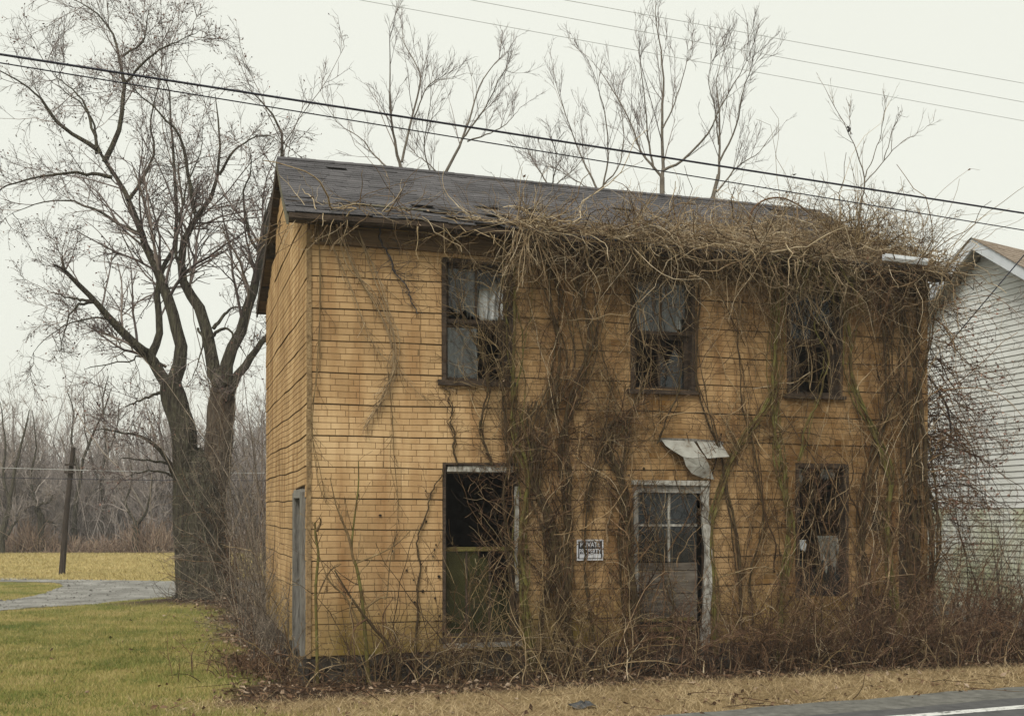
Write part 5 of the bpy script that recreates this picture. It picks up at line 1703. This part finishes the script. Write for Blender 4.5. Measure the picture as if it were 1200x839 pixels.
# long pale stems hanging in arcs over the plain left wall
def hanging_stem(label, pix, r, n=1, tw=10, mat='twig_pale'):
    K = 24
    L, Rr = [], []
    for k in range(n):
        p = np.array([(*wallpx(x + random.uniform(-5, 5) * (k > 0), y + random.uniform(-8, 8) * (k > 0), 0.08),) for x, y in pix])
        q = spline(np.stack([p[:, 0], np.full(len(p), -0.085), p[:, 1]], -1), K)
        q[:, 1] += 0.015 * np.sin(np.linspace(0, 6, K) + k)
        L.append(q); Rr.append(np.linspace(r, r * 0.5, K) * 0.55 * 13.5 / F * (1 if k == 0 else rng.uniform(.5, .9)))
    base = Warr(L[0][-1]); base[2] = max(0.0, base[2])
    t = thing('hanging_vine', label, 'vine', tuple(base))
    for q, rr_ in zip(L, Rr):
        tube_obj('stem', [(Warr(q)[None], rr_[None], 4)], mat, t, base)
    g = grow(np.stack(L), np.stack(Rr), n=tw, lr=0.14, ang=0.6, up=-0.1, wig=0.15, K=6, tmin=0.15, rr=0.6, rmin=0.003, lmax=0.5, flat=FLAT)
    clampb(g[0], -0.3, -0.055)
    tube_obj('twigs', [(Warr(g[0]), g[1], 3)], mat, t, base)


hanging_stem('pale stems bowing from the eave down over the plain left wall', [(395, 262), (412, 310), (432, 345), (452, 380), (461, 420), (455, 455), (440, 480), (425, 505)], 1.5, 5, 12)
hanging_stem('second bundle of pale bowed stems, its tips meeting the first', [(420, 270), (436, 320), (452, 360), (463, 400), (462, 432), (448, 462), (438, 478)], 1.3, 3, 8)
hanging_stem('long thin stem running down beside the left corner', [(372, 262), (376, 330), (372, 420), (366, 500), (372, 560), (382, 590)], 1.2, 2, 12, 'twig_tan')
hanging_stem('long straight stems slanting from the eave across the left bricks', [(376, 258), (400, 310), (415, 345), (435, 400), (470, 440), (500, 470)], 1.0, 3, 8)
hanging_stem('thin stem dropping below the bowed pale stems', [(455, 440), (460, 490), (462, 540), (466, 590), (462, 640)], 1.0, 2, 12, 'twig_tan')


# ------------------------------------------------------------------ thatch of dead vine on the eave and roof
def dens(a):
    """how thick the thatch lies along the front"""
    return (0.04 + 0.55 * sm(a, 2.0, 3.2) + 0.45 * sm(a, 4.0, 6.0)) * (0.62 + 0.38 * np.sin(a * 5.3) * np.sin(a * 2.1 + 1))


def sample_a(n, lo=0.0, hi=LEN + 0.25):
    out = []
    while len(out) < n:
        a = random.uniform(lo, hi)
        if random.random() < float(dens(a)): out.append(a)
    return np.array(out)


def roof_surface(a, t):
    return np.array([roof_pt(x, y, 0.03) for x, y in zip(a, t)])


def keep_above_roof(Q):
    """lift strand points that sank into the roof"""
    t = (Q[..., 1] + EAVE_OH) / (RIDGE_B + EAVE_OH)
    zr = Z_EAVE + t * (Z_RIDGE - Z_EAVE) + droop(Q[..., 0]) * (1 - 0.55 * t) + 0.035
    on = (Q[..., 1] > -EAVE_OH - 0.02) & (Q[..., 1] < RIDGE_B) & (Q[..., 2] > zr - 0.35)
    Q[..., 2] = np.where(on, np.maximum(Q[..., 2], zr + rng.uniform(0, 0.03, Q.shape[:-1])), Q[..., 2])
    return Q


bats_pale, bats_tan = [], []
# lying on the slope
n = 1750
a = sample_a(n)
reach = np.clip(0.16 + 0.72 * sm(a, 3.6, 7.4), 0, 0.92)
t = rng.beta(1.0, 1.9, n) * reach
b = roof_surface(a, t)
d = rng.normal(size=(n, 3)) * np.array([1.0, 0.5, 0.36]) + np.array([0, -0.12, 0.28])
Q, R = strands(b, d, rng.gamma(2.6, 0.22, n) + 0.12, 9, 0.28, -0.06, 0.0022 + rng.gamma(1.6, 0.0018, n))
bats_pale.append((Warr(keep_above_roof(Q)), R, 3))
# spilling over the eave
n = 600
a = sample_a(n, 0.1)
b = np.stack([a, np.full(n, -EAVE_OH - 0.0) - rng.uniform(0, 0.12, n), Z_EAVE + droop(a) + rng.uniform(-0.05, 0.16, n)], -1)
d = rng.normal(size=(n, 3)) * np.array([1.2, 0.45, 0.5]) + np.array([0, -0.25, 0.05])
Q, R = strands(b, d, rng.gamma(3.0, 0.22, n) + 0.1, 10, 0.30, -0.045, 0.0022 + rng.gamma(1.6, 0.0019, n))
Q[..., 1] = np.minimum(Q[..., 1], -0.06)
bats_tan.append((Warr(keep_above_roof(Q)), R, 3))
# fallen curtain under the eave over the upper wall
n = 480
a = sample_a(n, 1.2)
b = np.stack([a, rng.uniform(-0.34, -0.08, n), Z_EAVE + droop(a) - rng.uniform(0.02, 0.4, n)], -1)
d = rng.normal(size=(n, 3)) * np.array([1.0, 0.30, 0.7]) + np.array([0, 0.05, -0.4])
Q, R = strands(b, d, rng.gamma(3.0, 0.25, n) + 0.15, 10, 0.28, -0.03, rng.uniform(0.0028, 0.0055, n))
Q[..., 1] = np.clip(Q[..., 1], -0.55, -0.06)
bats_tan.append((Warr(Q), R, 3))
o = tube_obj('vine_thatch', bats_pale, 'twig_pale')
tag(o, 'matted thatch of pale dead vine lying on the roof slope', kind='stuff')
o = tube_obj('vine_curtain', bats_tan, 'twig_pale')
tag(o, 'tangled dead vine stems spilling over the eave', kind='stuff')
# shrivelled leaves still clinging in the tangle
pool = np.concatenate([q[0].reshape(-1, 3) for q in bats_pale + bats_tan])
C = pool[rng.integers(0, len(pool), 900)]
v, f = leaf_quads(C + rng.normal(size=C.shape) * 0.02, 0.05)
o = link('clinging_leaves', mesh_arrays('clinging_leaves', v, f), 'dead_leaf')
tag(o, 'shrivelled brown leaves clinging in the dead vine along the eave', kind='stuff')


def spray(label, px, py, off, n, L, spread, down, mat='twig_pale', r=0.005, name='vine_spray', K=8, wig=0.09, az=0.0, sa=0.10):
    a, z = wallpx(px, py, off)
    c = np.array([a, -off, z])
    b = np.tile(c, (n, 1)) + rng.normal(size=(n, 3)) * np.array([sa, 0.03, 0.04])
    th = rng.normal(size=n) * spread + az
    d = np.stack([np.sin(th), -rng.uniform(0.0, 0.35, n), -np.cos(th) * down + (1 - abs(down)) * 0], -1)
    Q, R = strands(b, d, rng.uniform(0.45, 1.1, n) * L, K, wig, -0.03, rng.uniform(0.6, 1.2, n) * r)
    Q[..., 1] = np.minimum(Q[..., 1], -0.06)
    base = Warr(c)
    t = thing(name, label, 'vine', tuple(base))
    tube_obj('stems', [(Warr(Q), R, 4)], mat, t, base)
    g = grow(Q, R, n=3, lr=0.4, ang=0.6, up=-0.05, wig=0.2, K=5, rr=0.6, rmin=0.0026, lmax=0.35)
    g[0][..., 1] = np.minimum(g[0][..., 1], -0.06)
    tube_obj('twigs', [(Warr(g[0]), g[1], 3)], mat, t, base)
    return t


spray('pale fan of dead stems splaying down from the eave right of the first upper window', 618, 268, 0.42, 60, 0.85, 0.75, 1.0)
spray('upright pale stems sprouting on the eave above the first upper window', 612, 262, 0.40, 34, 0.60, 0.85, -1.0)
spray('dead stems arching off the eave over the middle window', 735, 275, 0.40, 40, 0.75, 0.95, 1.0, 'twig_tan', sa=0.3, wig=0.16)
spray('pale stems sticking up from the thatch over the middle window', 745, 262, 0.36, 36, 0.45, 0.95, -1.0)
spray('green tinged stems fanning off the eave over the upper right window', 955, 298, 0.40, 30, 0.8, 0.8, 1.0, 'vine_moss', sa=0.22, wig=0.13)
spray('dead stems drooping off the eave between the two right windows', 870, 290, 0.40, 40, 0.7, 1.0, 1.0, 'twig_tan', sa=0.3, wig=0.16)
spray('wild brown stems heaped on the eave near the right end', 1000, 285, 0.40, 36, 0.9, 1.1, -1.0, 'twig_tan')
spray('brown stems drooping over the upper right corner', 1035, 322, 0.36, 34, 0.8, 0.9, 1.0, 'twig_brown')
spray('loose pale stems on the eave near the left end', 440, 246, 0.40, 13, 0.75, 1.2, -1.0, az=0.9, r=0.005, wig=0.17, sa=0.32)
spray('crooked pale stems hanging from the left end of the eave', 395, 258, 0.36, 12, 0.6, 1.1, 1.0, r=0.005, wig=0.18, sa=0.25)
spray('crooked pale stems round the left corner under the roof edge', 347, 262, 0.30, 7, 0.6, 0.5, 1.0, az=-0.9, r=0.006, wig=0.15)
spray('sparse stems hanging above the first upper window', 525, 272, 0.38, 18, 0.6, 1.0, 1.0, 'twig_tan', wig=0.16, sa=0.3)


# ------------------------------------------------------------------ right corner: leafy overhang and wispy top
def leafy_overhang():
    base = W(LEN + 0.1, -0.1, 0)
    t = thing('leafy_vine', 'tangled vine with reddish dead leaves bulging from the right corner', 'vine', tuple(base))
    n = 150
    zz = rng.uniform(1.9, 4.7, n)
    b = np.stack([np.full(n, LEN + 0.02), rng.uniform(-0.3, 0.5, n), zz], -1)
    d = np.stack([rng.uniform(0.5, 1.2, n), rng.normal(size=n) * 0.45 - 0.1, rng.normal(size=n) * 0.7 + 0.25], -1)
    Q, R = strands(b, d, rng.uniform(0.5, 1.6, n) * np.clip(1.35 - np.abs(zz - 3.5) * 0.4, 0.45, 1.35), 9, 0.20, -0.16, rng.uniform(0.004, 0.009, n))
    g1 = grow(Q, R, n=6, lr=0.45, ang=0.8, up=-0.03, wig=0.24, K=6, rr=0.6, rmin=0.0032, lmax=0.5)
    g2 = grow(*g1, n=4, lr=0.5, ang=0.8, up=0.0, wig=0.24, K=4, rr=0.7, rmin=0.0026, lmax=0.25)
    tube_obj('stems', [(Warr(Q), R, 4)], 'twig_brown', t, base)
    tube_obj('twigs', [(Warr(g1[0]), g1[1], 3), (Warr(g2[0]), g2[1], 3)], 'twig_brown', t, base)
    e = Warr(g2[0][:, -1]); e = e[rng.random(len(e)) < 0.42]
    v, f = leaf_quads(e, 0.05)
    o = link('leaf', mesh_arrays('leaf', v - base, f), 'red_leaf', t); o['kind'] = 'stuff'
    # one dark bowed stem
    p = np.array([(*wallpx(x, y, -0.1),) for x, y in ((1087, 440), (1098, 455), (1109, 475), (1114, 500), (1112, 520), (1100, 527), (1085, 526))])
    q = spline(np.stack([p[:, 0], np.full(len(p), 0.1), p[:, 1]], -1), 20)
    tube_obj('bowed_stem', [(Warr(q)[None], np.full((1, 20), 0.014), 6)], 'lichen_stem', t, base)


leafy_overhang()


def wisps():
    base = W(LEN - 0.4, 0.4, 5.4)
    t = thing('wispy_vine', 'wispy brown vine shoots rising above the right end of the roof', 'vine', tuple(base))
    n = 170
    a = rng.uniform(6.2, LEN + 0.1, n)
    b = np.stack([a, rng.uniform(-0.25, 1.6, n), np.zeros(n)], -1)
    tt = (b[:, 1] + EAVE_OH) / (RIDGE_B + EAVE_OH)
    b[:, 2] = Z_EAVE + tt * (Z_RIDGE - Z_EAVE) + droop(a) * (1 - .55 * tt)
    d = np.stack([rng.normal(size=n) * 0.7 + 0.45, rng.normal(size=n) * 0.3, rng.uniform(0.25, 0.9, n)], -1)
    Q, R = strands(b, d, rng.uniform(0.35, 1.15, n), 9, 0.17, -0.09, rng.uniform(0.003, 0.006, n))
    g1 = grow(Q, R, n=6, lr=0.42, ang=0.75, up=0.02, wig=0.22, K=6, rr=0.6, rmin=0.0028, lmax=0.5)
    g2 = grow(*g1, n=3, lr=0.5, ang=0.7, up=0.02, wig=0.22, K=4, rr=0.7, rmin=0.0024, lmax=0.25)
    tube_obj('stems', [(Warr(Q), R, 4)], 'twig_tan', t, base)
    tube_obj('twigs', [(Warr(g1[0]), g1[1], 3), (Warr(g2[0]), g2[1], 3)], 'twig_tan', t, base)
    p = np.array([(*wallpx(x, y, -0.8),) for x, y in ((877, 262), (882, 246), (895, 235), (915, 232), (935, 240), (950, 252))])
    q = spline(np.stack([p[:, 0], np.full(len(p), 0.8), p[:, 1]], -1), 20)
    tube_obj('arching_stem', [(Warr(q)[None], np.linspace(0.018, 0.008, 20)[None], 6)], 'twig_brown', t, base)


wisps()


# ------------------------------------------------------------------ shrubs, brambles and saplings on the ground
def bush(name, label, a, b, ra, rb, h, n, mat, lean=(0, 0), arch=-0.10, wig=0.14, r=0.006, n1=5, n2=3, spread=0.35, cat='shrub', l1=0.4, group=None):
    c = W(a, b, 0)
    t = thing(name, label, cat, tuple(c), group=group)
    A = a + rng.normal(size=n) * ra * 0.5; B = b + rng.normal(size=n) * rb * 0.5
    base = np.stack([A, B, np.zeros(n) - 0.02], -1)
    d = rng.normal(size=(n, 3)) * np.array([spread, spread * 0.8, 0.1]) + np.array([lean[0], lean[1], 1.0])
    Q, R = strands(base, d, h * np.clip(0.30 + rng.gamma(2.2, 0.24, n), 0.3, 1.75), 9, wig, arch, rng.uniform(0.6, 1.3, n) * r, 0.35)
    if b < 0: Q[..., 1] = np.where((Q[..., 0] > -0.05) & (Q[..., 0] < LEN + .1), np.minimum(Q[..., 1], -0.06), Q[..., 1])
    bt_ = [(Warr(Q), R, 4)]
    tube_obj('stems', bt_, mat, t, c)
    P, Rr = Q, R
    tw = []
    for nn, ll in ((n1, l1), (n2, 0.5)):
        if not nn: break
        P, Rr = grow(P, Rr, n=nn, lr=ll, ang=0.75, up=0.02, wig=0.2, K=5, tmin=0.15, rr=0.55, rmin=0.0026, lmax=0.7, taper=0.5)
        if b < 0: P[..., 1] = np.where((P[..., 0] > -0.05) & (P[..., 0] < LEN + .1), np.minimum(P[..., 1], -0.055), P[..., 1])
        P[..., 2] = np.maximum(P[..., 2], 0.005)
        tw.append((Warr(P), Rr, 3))
    if tw: tube_obj('twigs', tw, mat, t, c)
    return t


# left flank, beside the gable wall
def at_px(px, Y):
    p = at(px, HY, Y)
    return loc_ab(p[0], p[1])


bush('shrub', 'tall grey twiggy shrub between the big tree and the gable wall', *at_px(303, 16.6), 0.35, 0.6, 2.1, 34, 'twig_grey', n1=6, n2=4, spread=0.16)
bush('shrub', 'grey shrub with arching canes near the front left corner', *at_px(318, 14.6), 0.3, 0.5, 1.3, 36, 'twig_grey', (-0.08, 0), n1=6, n2=3, spread=0.22)
bush('shrub', 'dense grey shrub further back along the gable wall', *at_px(304, 18.6), 0.4, 0.5, 3.0, 34, 'twig_grey', n1=7, n2=4, spread=0.14)
bush('shrub', 'dark tangled thicket behind the left gable wall', *at_px(306, 21.5), 0.5, 0.8, 5.2, 34, 'twig_grey', n1=9, n2=5, r=0.011, spread=0.14, l1=0.3)
bush('shrub', 'brown thicket just right of the big tree trunks', *at_px(284, 23.3), 0.4, 0.6, 3.4, 30, 'twig_brown', n1=8, n2=4, r=0.009, spread=0.16, l1=0.3)
bush('dead_weeds', 'low brown dead weeds on the leaf litter left of the corner', *at_px(300, 13.6), 0.7, 0.6, 0.45, 80, 'twig_brown', n1=3, n2=2, cat='weeds')
# saplings and canes before the plain left wall
def sapling(label, pix, r0, r1, off, branches, mat='vine_moss', tmat='twig_tan'):
    p = np.array([(*wallpx(x, y, off),) for x, y in pix])
    q = spline(np.stack([p[:, 0], np.full(len(p), -off), p[:, 1]], -1), 22)
    q[0, 2] = 0.0
    base = Warr(q[0])
    t = thing('sapling', label, 'sapling', tuple(base), group='saplings by the house')
    R = np.linspace(r0, r1, 22) * 13 / F
    tube_obj('stem', [(Warr(q)[None], R[None], 8)], mat, t, base)
    L = [(q, R)]
    for bp_, br in branches:
        p = np.array([(*wallpx(x, y, off),) for x, y in bp_])
        s_ = spline(np.stack([p[:, 0], np.linspace(-off, -off - 0.12, len(p)), p[:, 1]], -1), 22)
        Rb = np.linspace(br, 0.5, 22) * 13 / F
        tube_obj('branch', [(Warr(s_)[None], Rb[None], 6)], mat if br > 2 else tmat, t, base)
        L.append((s_, Rb))
    g = grow(np.stack([l[0] for l in L]), np.stack([l[1] for l in L]), n=8, lr=0.28, ang=0.7, up=0.1, wig=0.16, K=6, rr=0.4, rmin=0.003, lmax=0.45)
    g[0][..., 1] = np.minimum(g[0][..., 1], -0.06)
    g2 = grow(*g, n=2, lr=0.5, ang=0.7, up=0.1, wig=0.16, K=4, rr=0.6, rmin=0.0025, lmax=0.2)
    g2[0][..., 1] = np.minimum(g2[0][..., 1], -0.06)
    tube_obj('twigs', [(Warr(g[0]), g[1], 3), (Warr(g2[0]), g2[1], 3)], tmat, t, base)


sapling('green stemmed sapling before the plain left wall', [(432, 795), (428, 745), (424, 700), (418, 665), (414, 655), (412, 640), (415, 610), (420, 570), (420, 540)], 2.5, 0.6, 0.35,
        [([(415, 660), (408, 630), (398, 605), (392, 590), (385, 560)], 1.6), ([(424, 715), (445, 700), (452, 698), (455, 660), (460, 630)], 1.4), ([(420, 730), (405, 700), (385, 680), (372, 650)], 1.4), ([(416, 660), (440, 650), (462, 638), (480, 620)], 1.2)])
sapling('cut green sapling stump with forked top by the left corner', [(372, 795), (371, 740), (370, 690), (373, 650), (370, 630), (369, 612)], 1.9, 1.2, 0.30,
        [([(371, 622), (375, 612), (373, 606)], 2.0), ([(371, 700), (385, 670), (398, 660)], 1.2)])
sapling('leaning bare sapling with dark bark left of the tall window', [(470, 795), (455, 755), (440, 738), (420, 712), (405, 690), (392, 668)], 2.4, 0.8, 0.42, [([(430, 725), (415, 735), (408, 760)], 1.4), ([(450, 748), (448, 720), (458, 700)], 1.2)], 'vine_bark', 'twig_brown')

zone_bushes = [
    ('bramble', 'bramble canes arching at the foot of the left corner', 0.35, -0.35, 0.8, 0.4, 0.95, 34, 'twig_tan', 0.32, 3, 2),
    ('bramble', 'bramble canes below the plain left wall', 1.15, -0.40, 0.8, 0.5, 0.95, 38, 'twig_tan', 0.32, 3, 2),
    ('bramble', 'tall bramble canes in front of the tall window', 2.05, -0.50, 0.8, 0.5, 1.15, 46, 'twig_tan', 0.38, 4, 2),
    ('bramble', 'bramble canes right of the tall window, bent to the right', 2.85, -0.50, 0.7, 0.5, 1.15, 64, 'twig_tan', 0.42, 5, 3),
    ('bramble', 'bramble mass below the private property sign', 3.65, -0.45, 0.8, 0.5, 1.0, 70, 'twig_brown', 0.40, 5, 3),
    ('bramble', 'reddish bramble in front of the door step', 4.6, -0.60, 0.8, 0.4, 0.85, 74, 'twig_red', 0.5, 5, 3),
    ('bramble', 'brown bramble against the right door post', 5.45, -0.55, 0.7, 0.5, 1.15, 76, 'twig_brown', 0.45, 6, 3),
    ('bramble', 'brown bramble between the door and the lower right window', 6.15, -0.60, 0.7, 0.5, 1.15, 80, 'twig_brown', 0.45, 6, 3),
    ('bramble', 'reddish bramble under the lower right window', 6.95, -0.65, 0.8, 0.5, 1.2, 84, 'twig_red', 0.45, 6, 3),
    ('bramble', 'dense brown bramble before the missing siding', 7.75, -0.65, 0.8, 0.5, 1.3, 84, 'twig_brown', 0.45, 6, 3),
    ('bramble', 'dense reddish bramble at the right corner of the house', 8.5, -0.65, 0.8, 0.6, 1.35, 88, 'twig_red', 0.45, 6, 3),
    ('bramble', 'brown bramble in the gap before the white house', 9.35, -0.35, 0.8, 0.8, 1.25, 80, 'twig_brown', 0.42, 6, 3),
    ('bramble', 'low reddish bramble left of the white foundation', 10.2, -0.2, 0.8, 0.8, 1.0, 80, 'twig_red', 0.42, 6, 3),
    ('bramble', 'low brown bramble at the right edge of the view', 11.2, -0.1, 0.9, 0.8, 0.85, 84, 'twig_red', 0.42, 6, 3),
]
for nm, lab, a, b, ra, rb, h, n, mt, sp_, n1, n2 in zone_bushes:
    bush(nm, lab, a, b, ra, rb, h * 1.18, int(n * 0.85), mt, spread=sp_ * 0.9, n1=n1, n2=n2, cat='bramble', arch=-0.085, wig=0.16)
for lab, a, b, h, n, mt in (('tall tan dead canes right of the door post', 5.7, -0.75, 1.25, 16, 'twig_tan'), ('pale dead canes leaning before the bricks right of the door', 6.4, -0.85, 1.0, 14, 'twig_pale'),
                            ('thin pale canes before the lower right window', 7.2, -0.9, 1.15, 16, 'twig_tan'), ('pale canes standing in the bramble near the right corner', 8.1, -0.95, 1.1, 16, 'twig_pale'),
                            ('tan canes standing in the bramble before the gap', 9.0, -0.8, 1.1, 16, 'twig_tan'), ('pale straw coloured canes at the right edge before the white house', 10.3, -0.7, 0.8, 22, 'twig_pale'),
                            ('thin reddish upright twigs before the plain left wall', 0.9, -0.25, 1.7, 16, 'twig_red'), ('pale crooked canes before the plain left wall', 1.0, -0.45, 1.2, 12, 'twig_pale'), ('thin reddish twigs at the left jamb of the tall window', 1.7, -0.3, 1.5, 12, 'twig_red'),
                            ('pale crooked canes before the tall window', 2.1, -0.8, 1.1, 14, 'twig_pale'), ('curved pale canes in front of the private property sign', 3.5, -0.8, 1.0, 14, 'twig_pale'), ('curved pale canes left of the front door', 4.35, -0.8, 0.95, 12, 'twig_pale')):
    bush('dead_canes', lab, a, b, 0.9, 0.3, h, n, mt, spread=0.38, n1=3, n2=2, cat='canes', arch=-0.10, wig=0.17, r=0.0075)
bush('shrub', 'tall thin bare shrub before the white siding', 10.0, 0.4, 0.5, 0.5, 2.7, 34, 'twig_grey', (0.15, 0), -0.02, 0.10, 0.008, 6, 3, 0.25)
bush('shrub', 'bare shrub with upright shoots at the white wall', 11.0, 0.4, 0.6, 0.5, 2.3, 32, 'twig_grey', (0.25, 0), -0.02, 0.10, 0.008, 6, 3, 0.25)
bush('shrub', 'slight dark shrub in the gap beside the vine corner', 9.2, 0.5, 0.4, 0.5, 2.3, 24, 'twig_brown', (0.0, 0), -0.04, 0.12, 0.007, 6, 3, 0.25)

# ------------------------------------------------------------------ ground cover
def scatter(n, x0, x1, y0, y1, accept):
    x = rng.uniform(x0, x1, n); y = rng.uniform(y0, y1, n)
    k = rng.random(n) < accept(x, y)
    return x[k], y[k]


def blades(x, y, h, lean, w):
    n = len(x)
    z = ground_z(x, y)
    th = rng.uniform(0, 2 * pi, n)
    side = np.stack([np.cos(th), np.sin(th), np.zeros(n)], -1) * (w * rng.uniform(0.6, 1.4, n))[:, None]
    ln = np.stack([rng.normal(size=n), rng.normal(size=n), np.zeros(n)], -1) * lean
    hh = h * rng.uniform(0.4, 1.3, n)
    b = np.stack([x, y, z - 0.004], -1)
    tip = b + np.stack([np.zeros(n), np.zeros(n), hh], -1) + ln * hh[:, None]
    v = np.stack([b - side, b + side, tip], 1).reshape(-1, 3)
    return v, np.arange(n * 3).reshape(n, 3)


def acc_lawn(x, y):
    li, st, fi = zones(x, y)
    a, b = loc_ab(x, y)
    inf = (np.abs(x / y * F + 600 - 300) < 420)
    px = x / y * F + 600
    o_ = np.array(outer); op = o_[:, 0] / o_[:, 1] * F + 600; k_ = np.argsort(op)
    edge = np.interp(px, op[k_], o_[k_, 1])
    i_ = np.array(inner); ip = i_[:, 0] / i_[:, 1] * F + 600; m_ = int(np.argmax(ip))
    lo_e = np.interp(px, ip[:m_ + 1], i_[:m_ + 1, 1]); hi_e = np.interp(px, ip[m_:][::-1], i_[m_:, 1][::-1])
    w_ = 0.12 * wob(x * 2, y * 2)
    on_drive = (y > edge + w_) & ~((px < ip[m_] - 2) & (y > lo_e - w_) & (y < hi_e + w_)) & (px < 330)
    return (1 - li) * (1 - st) * (1 - fi) * inf * np.clip((15.0 / y) ** 2, 0.1, 1) * (b > road_b(a) + 0.05) * ~on_drive


x, y = scatter(700000, -15, 0, 10, 31.5, acc_lawn)
v, f = blades(x, y, 0.05, 0.55, 0.0032)
o = link('lawn_grass', mesh_arrays('lawn_grass', v, f), 'grass')
tag(o, 'short green and straw coloured lawn grass left of the house', kind='stuff')


# rougher stalks of the mown field beyond the drive
n = 70000
yf = rng.uniform(33.0, 56.0, n); xf = (rng.uniform(-60, 330, n) - CX) / F * yf
v, f = blades(xf, yf, 0.085, 0.9, 0.008)
o = link('field_stubble', mesh_arrays('field_stubble', v, f), 'field_grass')
tag(o, 'straw coloured stubble of the mown field before the wood', kind='stuff')
# loose stones of the drive
n = 3200
xs_, ys_ = rng.uniform(-15, -5, n), rng.uniform(21.5, 33.5, n)
o_ = np.array(outer); f_ = np.array(far_l)
px = xs_ / ys_ * F + 600
op = o_[:, 0] / o_[:, 1] * F + 600; k_ = np.argsort(op)
fp = f_[:, 0] / f_[:, 1] * F + 600; kf = np.argsort(fp)
i_ = np.array(inner); ip = i_[:, 0] / i_[:, 1] * F + 600; m_ = int(np.argmax(ip))
island = (px < ip[m_]) & (ys_ > np.interp(px, ip[:m_ + 1], i_[:m_ + 1, 1])) & (ys_ < np.interp(px, ip[m_:][::-1], i_[m_:, 1][::-1]))
keep = (ys_ > np.interp(px, op[k_], o_[k_, 1]) - 0.25) & (ys_ < np.interp(px, fp[kf], f_[kf, 1]) + 0.2) & ~island
xs_, ys_ = xs_[keep], ys_[keep]
m = len(xs_)
rr = 0.008 + rng.gamma(1.5, 0.007, m)
C = np.stack([xs_, ys_, np.full(m, -0.01)], -1)
dirs = np.array([[1, 0, 0], [0, 1, 0], [-1, 0, 0], [0, -1, 0], [0, 0, 0.8]])
v = C[:, None, :] + dirs[None] * rr[:, None, None] * rng.uniform(0.6, 1.3, (m, 5, 1))
f = np.array([[0, 1, 4], [1, 2, 4], [2, 3, 4], [3, 0, 4]])[None] + (np.arange(m) * 5)[:, None, None]
o = link('drive_stones', mesh_arrays('drive_stones', v.reshape(-1, 3), f.reshape(-1, 3)), 'pebble')
tag(o, 'loose pale stones strewn on the gravel driveway', kind='stuff')


def acc_straw(x, y):
    li, st, fi = zones(x, y)
    a, b = loc_ab(x, y)
    return np.clip(st, 0, 1) * (1 - li * 0.8) * (b > road_b(a) + 0.03 + 0.06 * wob(x * 3, y * 3))


x, y = scatter(150000, -4, 12, 8.5, 17.5, acc_straw)
v, f = blades(x, y, 0.075, 1.3, 0.003)
o = link('verge_straw', mesh_arrays('verge_straw', v, f), 'straw')
tag(o, 'matted straw coloured dead grass on the verge', kind='stuff')


def acc_leaf(x, y):
    li, st, fi = zones(x, y)
    a, b = loc_ab(x, y)
    return np.clip(li + 0.26 * st * (0.5 + 0.5 * wob(x * 1.3, y * 1.3)) + 0.012, 0, 1) * (b > road_b(a) - 0.2) * (1 - ((a > 0) & (a < LEN) & (b > 0)) * 1.0)


x, y = scatter(46000, -7, 14, 9.5, 26, acc_leaf)
C = np.stack([x, y, ground_z(x, y) + rng.uniform(0.005, 0.05, len(x))], -1)
v, f = leaf_quads(C, 0.075, 0.45)
o = link('leaf_litter', mesh_arrays('leaf_litter', v, f), 'dead_leaf')
tag(o, 'brown dead leaves strewn along the foot of the house', kind='stuff')
# fallen sticks
x, y = scatter(2600, -3.5, 13, 10.5, 20, lambda x, y: acc_leaf(x, y))
b = np.stack([x, y, ground_z(x, y) + 0.03], -1)
Q, R = strands(b, rng.normal(size=(len(x), 3)) * np.array([1, 1, 0.22]) + np.array([0, 0, 0.08]), rng.uniform(0.2, 0.7, len(x)), 5, 0.15, -0.05, rng.uniform(0.003, 0.007, len(x)))
Q[..., 2] = np.maximum(Q[..., 2], 0.0)
o = tube_obj('fallen_twigs', [(Q, R, 3)], 'twig_brown')
tag(o, 'fallen twigs lying on the leaf litter', kind='stuff')

# crushed dark plastic scrap on the verge
sp = ground(683, 826)
th = np.linspace(0, 2 * pi, 22, endpoint=False)
rings = []
for rr_, zz_ in ((0.135, 0.0), (0.13, 0.010), (0.10, 0.017), (0.055, 0.035), (0.02, 0.038)):
    w_ = 1 + 0.10 * np.sin(th * 2 + 1) + 0.06 * np.sin(th * 5)
    rings.append(np.stack([rr_ * w_ * np.cos(th), rr_ * 0.62 * w_ * np.sin(th), zz_ + 0.018 * np.sin(th * 3 + rr_ * 30) * (rr_ < 0.15)], -1))
v = np.concatenate(rings)
i = np.arange(len(v)).reshape(5, 22)
f = np.stack([i[:-1], np.roll(i[:-1], -1, 1), np.roll(i[1:], -1, 1), i[1:]], -1).reshape(-1, 4)
o = link('crushed_can', mesh_arrays('crushed_scrap', v, f), 'hubcap', None, (sp[0], sp[1], float(ground_z(sp[0], sp[1])) + 0.02))
o.name = 'crushed_scrap'
tag(o, 'crumpled dark scrap of litter on the straw verge', 'litter')

# ------------------------------------------------------------------ damp winter air
hz = MB().box(-905, 905, -62, 1505, -1.5, 17).build('haze', None)
hm = bpy.data.materials.new('haze')
hm.use_nodes = True
hn = hm.node_tree.nodes
hn.clear()
ho = hn.new('ShaderNodeOutputMaterial')
hv = hn.new('ShaderNodeVolumePrincipled')
hv.inputs['Color'].default_value = (0.92, 0.92, 0.90, 1)
hv.inputs['Density'].default_value = 0.0011
hm.node_tree.links.new(hv.outputs[0], ho.inputs['Volume'])
hz.data.materials.append(hm)
tag(hz, 'pale damp winter air softening the far wood', kind='stuff')
